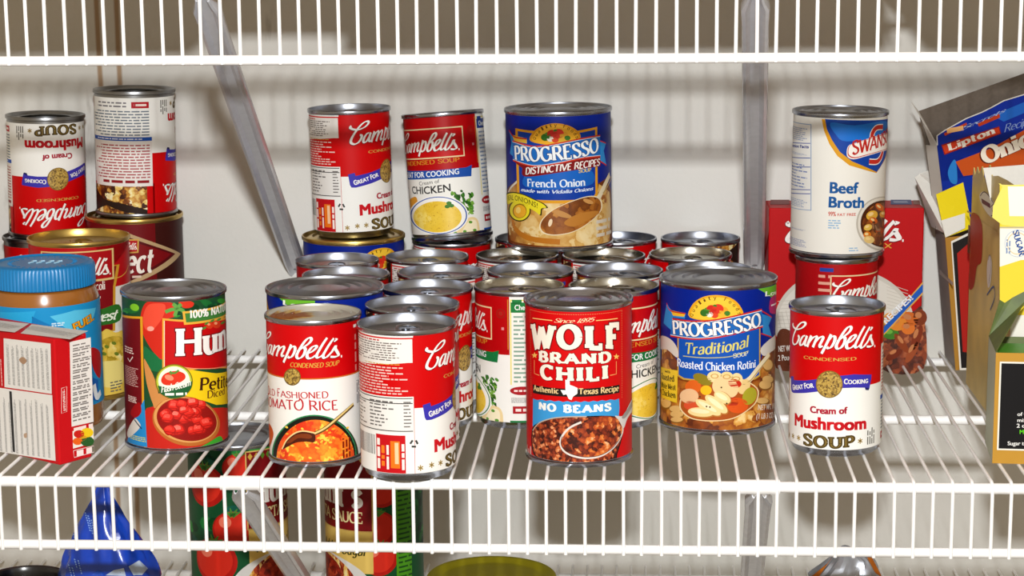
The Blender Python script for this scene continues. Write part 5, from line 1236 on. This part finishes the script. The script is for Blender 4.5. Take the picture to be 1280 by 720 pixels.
a = Art(); a.frame(U_J, 0, 300, 4.5); rn = random.Random(4)
a.fill([(-60,395),(200,400),(170,480),(100,470),(-60,470)], '#2aa3d8', 1); a.fill([(280,430),(420,395),(540,380),(520,450),(400,520)], '#58c0e4', 1); a.fill([(180,430),(380,520),(180,520)], '#0f74b4', 1)
for g, c, l in ((7,'#2c1a08',3),(0,'#f0a01c',4)): a.text('FUEL', 'bold', (420,512), (528,446), 46, c, l, grow=g)
a.fine(290, 466, 368, 482, 2, '#d0e6f0', 3, .6, 3)
a.frame(U_J, 0, 380, 3.275)
a.smooth([(372,180),(410,200),(410,300),(388,280),(376,240)], '#b8141c', 2); a.stroke([(384,330),(396,380),(412,360)], 26, '#eef0f2', 3); a.fill([(376,300),(402,310),(402,400),(380,392)], '#1a5fb0', 2); a.fill([(380,436),(414,430),(414,442),(380,448)], '#1aa0dc', 3)
me = a.wrap('jar_label', JR, on_z(0,0,0).z*0+18, zb, '#1b8fca', 96); obj('label', me, r)

# ------------------------------------------------------------------ red soup mix box at the back
SX0, SX1, SY0, SY1, SZ1 = 536.0, 661.5, 352.0, 399.0, 136.6
r = empty('soup_mix_box', (SX0,SY0,6)); tag(r, 'red soup mix box with a stew picture, standing behind the broth can', 'box'); O = V(SX0,SY0,6)
b = MB(); b.box((0,0,0), (SX1-SX0,0,0), (0,SY1-SY0,0), (0,0,SZ1-6), ink('#b8060d')); cb = b.obj('carton', r, False); md = cb.modifiers.new('b','BEVEL'); md.width = .001; md.segments = 2
F = Face((SX0,SY0,6), (1,0,0), (0,0,1)); a = F.art(940, 230, 3)
a.ellipse(345, 520, 262, 205, '#c9c3b8', 1, n=60); a.ellipse(345, 524, 250, 194, '#d8d3c9', 2, n=60)
for k in range(16): a.stroke([(95+k*16,470+abs(k-3)*4),(130+k*17,640)], 2, '#c2bcb0', 3, False); a.stroke([(96,440+k*14),(240,430+k*15)], 2, '#c2bcb0', 3, False)
for k in range(8): a.stroke([(505,372+k*13),(585,400+k*12)], 2, '#c4beb2', 3, False)
a.smooth([(96,560),(140,548),(200,620),(220,690),(90,690)], '#5c2a14', 4); a.smooth([(480,520),(520,488),(600,480),(640,470),(644,690),(480,690)], food('printed_beef_and_gravy', 6, [(0,'#3c140a'),(.4,'#6a2a14'),(.7,'#8c3c1c'),(1,'#b8683c')], .6), 4)
for x, y, rx, ry, rt, c in ((545,520,34,30,0,'#d8822a'),(590,505,34,26,20,'#c86424'),(520,560,30,22,0,'#3f7a24'),(618,575,16,50,20,'#7c3018'),(560,596,14,44,-35,'#8a3c1c'),(600,630,14,46,30,'#9a4a28'),(532,640,14,36,60,'#702a14'),(585,540,26,24,0,'#d8722a'),(630,500,26,30,0,'#7a3418'),(515,510,24,28,0,'#dc9a3c')):
    a.ellipse(x, y, rx, ry, c, 5, rt, 16); a.ellipse(x-rx*.25, y-ry*.3, rx*.5, ry*.4, {'#3f7a24':'#6aa83c'}.get(c,'#c07a4c'), 6, rt, 10)
a.text('NET WT', 'semi', (100,628), (150,624), 22, '#e8e0d8', 6); a.text('2 Pouches', 'semi', (98,662), (170,658), 22, '#e8e0d8', 6)
a.fill([(470,562),(640,366),(640,412),(500,560),(480,580)], '#d8a44a', 7); a.fill([(474,556),(640,374),(640,404),(492,562)], '#1c58b4', 8); a.text('RECIPES!', 'bold', (503,524), (604,430), 23, '#eef0f4', 9)
q0 = a.P(150,210); q1 = a.P(552,210)
script(a, '#f0ece8', 7, '#5a0006', box=(q0[0]-4, q1[1]+.5, q1[0], (q1[0]-q0[0])/55*.72), w=3.4, w2=1.3)
a.text('SOUP MIX', 'flare', (330,240), (522,240), 18, '#d8a23c', 8)
F.lay(a, 'front_print', r, O)
F = Face((SX0,SY0,SZ1), (1,0,0), (0,1,0)); a = F.art(940, 230, 3); a.fill([(520,60),(596,60),(600,78),(520,78)], '#3a4c8a', 1); a.fine(526, 64, 592, 74, 1, '#9aa4c4', 2, .6, 3); a.fill([(70,60),(140,60),(140,78),(68,78)], '#7a1418', 1); a.fill([(604,62),(628,62),(632,78),(606,78)], '#8a5a50', 1)
F.lay(a, 'top_print', r, O)

# ------------------------------------------------------------------ opened boxes at the right
def plate_obj(name, parent, org, pts, t, m):
    b = MB(); b.plate([Vector(p)-Vector(org) for p in pts], t, m); return b.obj(name, parent, False)
# dark drink-mix box at the front
c0 = on_z(1240.3, 579, 6.0); ex = V(.9968,-.08,0); ey = V(.08,.9968,0); zt4 = on_y(1241, 441, c0.y).z-6
r = empty('drink_mix_box', c0); tag(r, 'dark gold-edged box with opened green flaps at the front right', 'box'); O = c0
BK = ink('#b98a34')
b = MB(); W4, D4 = 118.0, 55.0
b.box((0,0,0), ex*W4, ey*1.0, V(0,0,zt4), BK); b.box(ey*D4, ex*W4, ey*1.0, V(0,0,zt4), ink('#6f7a52')); b.box(ey*1.0, ex*1.0, ey*(D4-1), V(0,0,zt4), ink('#b9c0ac')); b.box(ex*(W4-1)+ey*1.0, ex*1.0, ey*(D4-1), V(0,0,zt4), BK); b.box(ex*1.0+ey*1.0, ex*(W4-2), ey*(D4-1), V(0,0,1), CARD)
b.obj('carton', r, False)
F = Face(c0, ex, (0,0,1)); a = F.art(1130, 330, 4.8); 
e_ = lambda x, y: a.P(x, y)
l0 = e_(575, 585); l1 = e_(580, 1146)
a.raw(); a.urect(l0[0], l1[1]+3.5, W4-8, l0[1], '#e6e2d8', 1); a.urect(l0[0]+1.1, l1[1]+4.6, W4-9, l0[1]-1.1, '#151416', 2)
a.frame(F.uv, 1130, 460, 4.8)
for t, x0, x1, y, h, c in (('of t',680,731,286,22,'#ecebe8'),('mix',680,736,322,22,'#ecebe8'),('2 cu',676,742,356,24,'#ecebe8'),('Mi',694,726,394,26,'#5fd41c'),('Sugar to',622,736,462,24,'#ecebe8')): a.text(t, 'semi', (x0,y), (x1,y), h, c, 4)
F.lay(a, 'front_print', r, O)
GRN = plain('printed_leaf_green', '#57682a', .5, 0, .4, 0, 90, .35); GRN2 = plain('printed_bright_green', '#3f8f24', .45, 0, .4, 0, 60, .2)
P1 = c0+V(0,0,zt4); P2 = c0+ey*D4+V(0,0,zt4)
fl = plate_obj('side_flap', r, O, [P1, P2, on_y(1281,378,c0.y+40)], (0,.5,.5), GRN)
plate_obj('back_flap', r, O, [P2, on_y(1261,338,c0.y+D4+12), on_y(1269,351,c0.y+D4+11), on_y(1285,340,c0.y+D4+11), on_y(1290,372,c0.y+D4+4)], (0,.6,0), GRN)
plate_obj('inner_lid', r, O, [P1+V(2,2,-3), P1+ey*44+V(3,0,-3), P1+ey*44+ex*(W4-6)+V(0,0,-3), P1+ex*(W4-6)+V(0,2,-3)], (0,0,.6), GRN2)
b = MB(); b.lathe([(0,.9),(13,.9),(15,.4),(15,0)], WCARD, 32); o = b.obj('pour_disc', r); o.location = (P1-O+ex*38+ey*22+V(0,0,-2.3))*MM
# sugar substitute box
FX, FY0, FY1 = 688.5, 104.0, 287.0
z3 = on_y(1249, 240, FY0).z; r = empty('sweetener_box', (FX,FY0,6)); O = V(FX,FY0,6); tag(r, 'yellow and white opened sugar box with a long amber side', 'box')
SIDE = plain('amber_printed_card', '#dcc070', .42, 0, .45, 0, 25, .3)
W3 = 120.0; z3 = on_y(1249, 233, FY0).z; zb3 = on_y(1204, 222, FY1).z; H3 = z3-6
b = MB(); b.box((0,0,0), (W3,0,0), (0,1,0), (0,0,H3), ink('#e8e5dc')); b.box((1,FY1-FY0-1,0), (W3-1,0,0), (0,1,0), (0,0,zb3-6), WCARD); b.box((W3-1,1,0), (1,0,0), (0,FY1-FY0-2,0), (0,0,min(H3,zb3-6)), WCARD); b.box((1,1,0),(W3-2,0,0),(0,FY1-FY0-2,0),(0,0,1),CARD)
b.obj('carton', r, False)
Ds = FY1-FY0; zz = lambda f, e=0: z3+(zb3-z3)*f+e
plate_obj('side_panel', r, O, [V(FX,FY0+1,6), V(FX,FY1-1,6)]+[V(FX,FY0+Ds*f,zz(f,e)) for f, e in ((.99,0),(.97,8),(.93,2),(.88,9),(.83,4),(.76,10),(.70,-2),(.66,7),(.58,12),(.52,4),(.4,5),(.2,3),(.006,0))], (.9,0,0), SIDE)
plate_obj('back_flap', r, O, [on_y(1238,250,FY0+95), on_y(1330,250,FY0+95), on_y(1330,202,FY0+97), on_y(1229,210,FY0+97)], (0,.7,0), WCARD)
F = Face((FX,FY0,6), (1,0,0), (0,0,1)); a = F.art(1130, 200, 4.8)
a.fill([(574,150),(1440,150),(1440,930),(574,930)], '#e8cf3c', 1); a.smooth([(590,160),(640,150),(1440,150),(1440,380),(590,390)], '#ecdc6a', 2); a.fill([(622,158),(1440,152),(1440,340),(632,336)], '#eae8e2', 3)
a.fill([(574,400),(1440,396),(1440,404),(574,408)], '#b8b090', 3); a.fill([(574,410),(1440,410),(1440,560),(700,600),(574,640)], '#ebe8de', 2)
a.ellipse(680, 500, 78, 82, '#b9c4d4', 3, hole=.95); a.ellipse(680, 500, 62, 66, '#d8b060', 3, hole=.95)
a.text('SUGAR', 'serifb', (652,428), (690,575), 34, '#1c4a94', 5); a.fine(610, 470, 640, 560, 2, '#7a90b8', 4, .5, 3, True)
F.lay(a, 'front_print', r, O)
F = Face((FX,FY0,6), (0,-1,0), (0,0,1)); a = F.art(1130, 200, 4.8)
a.smooth([(400,350),(430,320),(470,390),(468,600),(440,640),(420,760),(390,760),(400,560)], '#a8301c', 1); a.smooth([(455,210),(490,190),(545,260),(548,330),(520,340),(470,270)], '#e0d8c8', 1); a.stroke([(460,215),(490,192),(540,260),(548,325),(525,335)], 6, '#4a2440', 2); a.fill([(468,230),(520,262),(522,290),(472,258)], '#5c2a48', 3); a.stroke([(525,280),(545,265),(538,310),(530,290)], 6, '#5c2a48', 3)
a.fine(384, 370, 402, 570, 1, '#5c2c1c', 3, .5, 3, True); a.smooth([(500,640),(515,570),(530,620),(522,740),(505,760)], '#d8d0c8', 1); a.stroke([(508,600),(518,570),(526,640),(512,740)], 5, '#4c2c5c', 2); a.stroke([(500,810),(540,760),(545,830),(520,900)], 12, '#3c5a8c', 2)
a.fill([(380,300),(560,420),(560,432),(380,312)], '#c0a868', 1)
F.lay(a, 'side_print', r, O)
# tall brown box leaning behind it, with a white and a yellow flap
B0 = V(687.5,333,6); T0 = on_y(1181.5, 297, 333); up = T0-B0; Hh = up.length; r = empty('brown_box', B0); O = B0; tag(r, 'narrow brown box with white and yellow flaps leaning behind the sugar box', 'box')
uz = up.normalized(); uxv = V(uz.z,0,-uz.x); D2 = 58.0
TAN = ink('#a9792c'); b = MB(); b.box((0,0,0), uxv*70, (0,1,0), up, TAN); b.box((0,1,0), uxv*1, (0,D2-1,0), up, plain('grey_printed_card','#a19c98',.55,0,.4,0,40,.2)); b.box((0,D2-1,0), uxv*70, (0,1,0), up, CARD); b.box(uxv*69, uxv*1, (0,D2-1,0), up, CARD)
b.obj('carton', r, False)
F = Face(B0, uxv, uz); a = F.art(1130, 200, 4.8)
a.fill([(282,488),(420,420),(420,1260),(334,1260)], '#e0dcd2', 1); a.fill([(290,498),(420,436),(420,1245),(344,1248)], '#1c1716', 2); a.fill([(318,560),(420,470),(420,1160),(352,1150)], '#a81c14', 3)
F.lay(a, 'front_print', r, O)
F = Face(B0+V(0,1,0), (0,-1,0), up); a = F.art(1130, 330, 4.8); a.fine(230, 40, 290, 120, 8, '#6a6468', 1, .4, 2); a.fill([(215,30),(296,110),(296,130),(215,60)], '#cfcac2', 1)
F.lay(a, 'side_print', r, O)
plate_obj('white_flap', r, O, [on_y(1143.5,222,372), on_y(1149,217,372), on_y(1170,210,372), on_y(1184,234,350), on_y(1181,292,334.6), on_y(1164,283,372)], (0,.6,0), WCARD)
fl = plate_obj('yellow_flap', r, O, [T0+V(0,-.2,0), on_y(1170,243,330), on_y(1204,228,328), on_y(1215,285,332.6)], (0,.6,0), ink('#e9d21c'))
fa = Face(on_y(1181.5,297,331.5), on_y(1215,285,331.5)-on_y(1181.5,297,331.5), on_y(1170,243,329)-on_y(1181.5,297,331.5)); a = fa.art(1130, 200, 4.8)
a.fill([(222,362),(365,318),(365,408),(248,464)], '#e2dfd6', 1); fa.lay(a, 'flap_print', fl, O, .5)
# onion soup box lying across the top
L0 = on_y(1184.5, 289, 338); yw, rl = radians(20), radians(14)
ex = V(cos(rl)*cos(yw), cos(rl)*sin(yw), sin(rl)); ez = V(-sin(rl)*.75, .02, 1).normalized(); ez = (ez-ex*ez.dot(ex)).normalized(); ey = ez.cross(ex).normalized()
TL = on_y(1171.5, 181, L0.y+1.5); Hl = (TL-L0).length; r = empty('onion_soup_box', L0); O = L0; tag(r, 'opened blue onion soup box tilted on top of the other boxes', 'box')
ez = (TL-L0).normalized(); ex = (ex-ez*ex.dot(ez)).normalized(); ey = ez.cross(ex).normalized()
Wl, Dl = 116.0, 20.0; BL = ink('#0f2c96'); INN = plain('grey_board_inside', '#6f645a', .85, 0, .2, .2, 300, .15)
b = MB(); b.box((0,0,0), ex*Wl, ey*.8, ez*Hl, BL); b.box(ey*Dl, ex*Wl, ey*.8, ez*(Hl+3), INN); b.box(ey*.8, ex*.8, ey*(Dl-.8), ez*(Hl-1), ink('#c9c4bc')); b.box(ex*(Wl-.8)+ey*.8, ex*.8, ey*(Dl-.8), ez*(Hl-1), WCARD); b.box(ey*.8+ex*.8, ex*(Wl-1.6), ey*(Dl-.8), ez*.8, INN)
b.obj('carton', r, False)
# front top edge torn in a curve, blue outside
FL = Face(L0, ex, ez); g_ = lambda x, y: (lambda q: ex*q[0]+ez*q[1])(FL.uv(1130+x/5.14, 80+y/5.14))
crv = [ez*(Hl-.5), g_(212,462), g_(262,428), g_(400,352), g_(500,312), g_(560,282), g_(640,238), g_(771,198), g_(900,170), ex*Wl+ez*Hl]
crv = crv[:9]+[ex*max(Wl, crv[8].dot(ex))+ez*(Hl-30), ez*(Hl-30)]
b = MB(); b.plate([q+O*0 for q in crv], ey*.8, BL); b.obj('front_panel', r, False)
wl = MB(); wl.tube([q-ey*.1+ez*.2 for q in crv[:9]], .5, WCARD, 6); wl.obj('torn_edge', r)
b = MB(); p0 = ey*Dl+ez*(Hl+3); bt = on_y(1148.5, 139, L0.y+Dl*.9+4)-O; bt2 = on_y(1330, 74, L0.y+Dl*.9+44)-O
b.plate([p0, p0+ex*Wl, bt2, bt], ey*.8, INN); b.obj('back_flap', r, False)
b = MB(); s0 = ez*(Hl-1); b.plate([s0, s0+ey*Dl*.6, on_y(1148,140,L0.y+20)-O, on_y(1138.5,127.5,L0.y+22)-O], ex*.7, ink('#c4bfb8')); b.obj('side_flap', r, False)
F = Face(L0, ex, ez); a = F.art(1130, 80, 5.14)
a.smooth([(300,640),(330,620),(340,760),(300,760),(280,700)], '#2a7cc8', 2); a.fill([(560,330),(640,300),(900,190),(900,260),(640,370)], '#1f62c0', 1)
a.fill([(238,520),(610,400),(622,448),(258,584)], '#8c1c10', 2); a.fill([(244,526),(606,408),(616,444),(262,576)], '#c83a1c', 3); a.text('Lipton', 'serifb', (290,555), (582,444), 42, '#f0e8dc', 5, grow=1)
a.fill([(330,628),(560,540),(760,430),(900,350),(900,620),(600,690),(380,720)], '#c2501c', 2); a.text('Onion', 'serifb', (520,638), (900,470), 100, '#f0e6d6', 5, grow=3, mid=(700,566)); a.text('Onion', 'serifb', (514,642), (894,474), 100, '#5a1a08', 4, grow=5, mid=(694,570))
a.fill([(255,446),(400,376),(404,392),(262,462)], '#b83a1c', 2); a.fill([(470,382),(612,318),(616,344),(480,402)], '#b83a1c', 2); a.fine(270, 400, 390, 440, 1, '#e8b070', 3, .5, 3)
a.text('Recipe', 'script', (640,440), (820,380), 46, '#7f95c8', 4); a.text('Secrets', 'script', (360,430), (640,310), 20, '#a8b8d8', 4)
F.lay(a, 'front_print', r, O)

# ------------------------------------------------------------------ things on the lower shelf
zs = ZL+5.95
def crumpled(name, prof, X, Y, m, seed, ripple=.12, depth=.6, n=56, twist=0):
    """a soft bag: cross sections (z, half width, sideways shift) with folds"""
    rn = random.Random(seed); ph = [rn.uniform(0,6.28) for _ in range(6)]; vs = []; fs = []
    zz = []
    for i in range(len(prof)-1):
        for j in range(5): t = j/5; zz.append(tuple(prof[i][k]*(1-t)+prof[i+1][k]*t for k in range(3)))
    zz.append(prof[-1])
    for z, w, sx in zz:
        for i in range(n):
            a_ = 2*pi*i/n
            f = 1+ripple*(sin(5*a_+ph[0]+z*.05)+.6*sin(9*a_+ph[1]-z*.11)+.5*sin(3*a_+ph[2]+z*.03)+.4*sin(15*a_+ph[3]+z*.2))/2
            vs.append((sx+w*f*cos(a_), w*depth*f*sin(a_), z))
    for j in range(len(zz)-1):
        for i in range(n): fs.append((j*n+i, j*n+(i+1) % n, (j+1)*n+(i+1) % n, (j+1)*n+i))
    fs.append(tuple(range(n))[::-1]); fs.append(tuple((len(zz)-1)*n+i for i in range(n)))
    b = MB(); b.add(vs, fs, m); return b
def px_prof(rows, Y, X, zbase):
    out = []
    for y, xl, xr in rows:
        a_, b_ = on_y(xl, y, Y), on_y(xr, y, Y); out.append(((a_.z+b_.z)/2-zbase, (b_.x-a_.x)/2, (a_.x+b_.x)/2-X))
    lo = out[-1]; out.append(((lo[0])*.45, lo[1]*1.08, lo[2])); out.append((6, lo[1]*1.1, lo[2])); out.append((0, lo[1]*.9, lo[2]))
    return out[::-1]
BY = 110.0; BX = on_y(135, 700, BY).x
r = empty('plastic_bag', (BX,BY,zs)); tag(r, 'shiny blue plastic bag twisted to a point, under the shelf at the left', 'bag')
BAG = plain('blue_bag_film', '#0d40b8', .24, 0, .5, .8, 70, .2, .15)
bag = crumpled('bag', px_prof([(608,121,136),(625,114,143),(645,103,154),(665,92,168),(690,83,184),(720,77,200)], BY, BX, zs), BX, BY, BAG, 3).obj('bag_film', r)
PX = lambda x, y: (60+x/5.54, -(590+y/5.54))
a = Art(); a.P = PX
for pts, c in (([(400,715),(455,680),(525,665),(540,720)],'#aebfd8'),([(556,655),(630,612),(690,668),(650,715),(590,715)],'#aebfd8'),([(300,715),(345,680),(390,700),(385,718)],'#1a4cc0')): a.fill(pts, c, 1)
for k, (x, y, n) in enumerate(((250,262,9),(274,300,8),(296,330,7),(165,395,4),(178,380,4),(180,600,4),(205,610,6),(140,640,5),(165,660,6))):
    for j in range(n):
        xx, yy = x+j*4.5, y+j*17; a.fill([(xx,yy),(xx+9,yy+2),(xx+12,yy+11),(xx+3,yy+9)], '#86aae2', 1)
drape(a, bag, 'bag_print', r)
GY = 115.0; GX = on_y(1057, 705, GY).x
r = empty('foil_bag', (GX,GY,zs)); tag(r, 'crumpled silver and orange foil bag peeking up below the shelf at the right', 'bag')
FOIL = plain('silver_foil', '#a9adb6', .34, .55, .5, .2, 60, .2)
crumpled('foil', px_prof([(682,1053,1060),(690,1046,1078),(697,1040,1090),(708,1028,1097),(720,1013,1103)], GY, GX, zs), GX, GY, FOIL, 8, .2, .7, 40).obj('bag_film', r, True, 20)
ORG = plain('orange_foil_print', '#b8661a', .25, .4)
for q in (((1040,697),(1034,705),(1008,726),(1020,726)), ((1084,697),(1090,697),(1103,722),(1094,716))):
    b = MB(); b.plate([on_y(*p, GY-16)-V(GX,GY,zs) for p in q], (0,1,0), ORG); b.obj('orange_trim', r, False)
# round food container with an olive lid
KY = 150.0; kl, kr = on_y(533.5, 716, KY), on_y(695.5, 716, KY); KR = (kr.x-kl.x)/2; KX = (kl.x+kr.x)/2; kz = on_y(614, 694, KY+KR).z
r = empty('food_container', (KX,KY,zs)); tag(r, 'round container with an olive green lid below the middle of the shelf', 'container'); h = kz-zs
b = MB(); b.lathe([(0,1),(KR*.8,1),(KR*.84,0),(KR*.9,4),(KR*.95,h-9),(KR*.93,h-9),(KR*.82,5),(0,4)], plain('frosted_container_plastic','#c8c8b8',.3,0,.5), 64); b.obj('bowl', r)
OL = plain('olive_lid_plastic', '#8c8212', .38, 0, .45)
b = MB(); b.lathe([(KR*.97,h-8),(KR,h-7.5),(KR,h-1.2),(KR-1,h-.2),(KR-3,h),(KR-5,h-.6),(KR-8,h-2.6),(KR-11,h-3),(KR*.6,h-2.4),(0,h-2.2)], OL, 72); b.obj('lid', r)
# black pan at the far left
NY = 120.0; nl, nr = on_y(-22, 722, NY), on_y(83, 722, NY); NR = (nr.x-nl.x)/2; NX = (nl.x+nr.x)/2; nz = on_y(33, 706.5, NY+NR).z
r = empty('black_pan', (NX,NY,zs)); tag(r, 'black pan rim just visible in the bottom left corner', 'pan'); h = nz-zs
b = MB(); b.lathe([(0,0),(NR*.86,0),(NR*.92,4),(NR,h-2),(NR+1.2,h-.5),(NR+.6,h),(NR-1.4,h-.6),(NR-3,h-4),(NR*.9,6),(NR*.84,3),(0,3)], plain('black_enamel','#1c1b1c',.22,0,.6), 64); b.obj('pan_body', r)
b = MB(); b.tube([(-NR-1,0,h-8),(-NR-26,-3,h-3),(-NR-80,-8,h+2)], [5,6,7], plain('black_handle_plastic','#202022',.45), 12, flat=.55); b.obj('handle', r)

# ------------------------------------------------------------------ cartons stored on the upper shelf (they shade the wall from the flash)
CB = plain('brown_corrugated_card', '#a98558', .8, 0, .2, .2, 200, .15); TAPE = plain('packing_tape', '#c4a676', .3, 0, .5)
for x0, x1, y0, d_, hh, text in ((-300,128,62,210,190,'long brown carton at the left end of the upper shelf'),(133,222,128,150,150,'small brown carton pushed back on the upper shelf'),(227,596,66,200,210,'large brown carton in the middle of the upper shelf'),(616,900,60,220,170,'brown carton at the right end of the upper shelf')):
    r = empty('storage_carton', (x0,y0,ZT+6)); tag(r, text, 'carton', 'cartons on the upper shelf')
    b = MB(); b.box((0,0,0), (x1-x0,0,0), (0,d_,0), (0,0,hh), CB); o = b.obj('carton', r, False); md = o.modifiers.new('b','BEVEL'); md.width = .002; md.segments = 2
    b = MB(); b.box((-.3,d_/2-24,hh), (x1-x0+.6,0,0), (0,48,0), (0,0,.3), TAPE); b.box((-.3,d_/2-24,hh-40), (.3,0,0), (0,48,0), (0,0,40), TAPE); b.obj('tape', r, False)

# ------------------------------------------------------------------ light: a camera flash above the lens, a dim room
w = bpy.data.worlds.new('room_light'); SC.world = w; w.use_nodes = True
bg = w.node_tree.nodes['Background']; bg.inputs['Strength'].default_value = 1
tc = w.node_tree.nodes.new('ShaderNodeTexCoord'); sp = w.node_tree.nodes.new('ShaderNodeSeparateXYZ'); w.node_tree.links.new(tc.outputs['Generated'], sp.inputs['Vector'])
wr = w.node_tree.nodes.new('ShaderNodeValToRGB'); wr.color_ramp.elements[0].position = .2; wr.color_ramp.elements[0].color = (.36,.285,.185,1); wr.color_ramp.elements[1].position = .95; wr.color_ramp.elements[1].color = (.55,.445,.31,1)
mr = w.node_tree.nodes.new('ShaderNodeMapRange'); mr.inputs['From Min'].default_value = -1; w.node_tree.links.new(sp.outputs['Z'], mr.inputs['Value'])
w.node_tree.links.new(mr.outputs['Result'], wr.inputs['Fac']); w.node_tree.links.new(wr.outputs['Color'], bg.inputs['Color'])
ld = bpy.data.lights.new('camera_flash', 'AREA'); ld.shape = 'RECTANGLE'; ld.size = .07; ld.size_y = .05; ld.energy = 24.5; ld.color = (.985,1,1.0)
lo = bpy.data.objects.new('camera_flash', ld); COL.objects.link(lo); lo.location = (.421,-1.317,.622)
lo.rotation_euler = (Vector((.40,.15,.1))-lo.location).to_track_quat('-Z','Y').to_euler()
SC.view_settings.view_transform = 'Standard'; SC.view_settings.look = 'None'; SC.view_settings.exposure = 0; SC.view_settings.gamma = 1; SC.view_settings.use_curve_mapping = False
SC.cycles.max_bounces = 8; SC.cycles.diffuse_bounces = 4; SC.cycles.glossy_bounces = 4
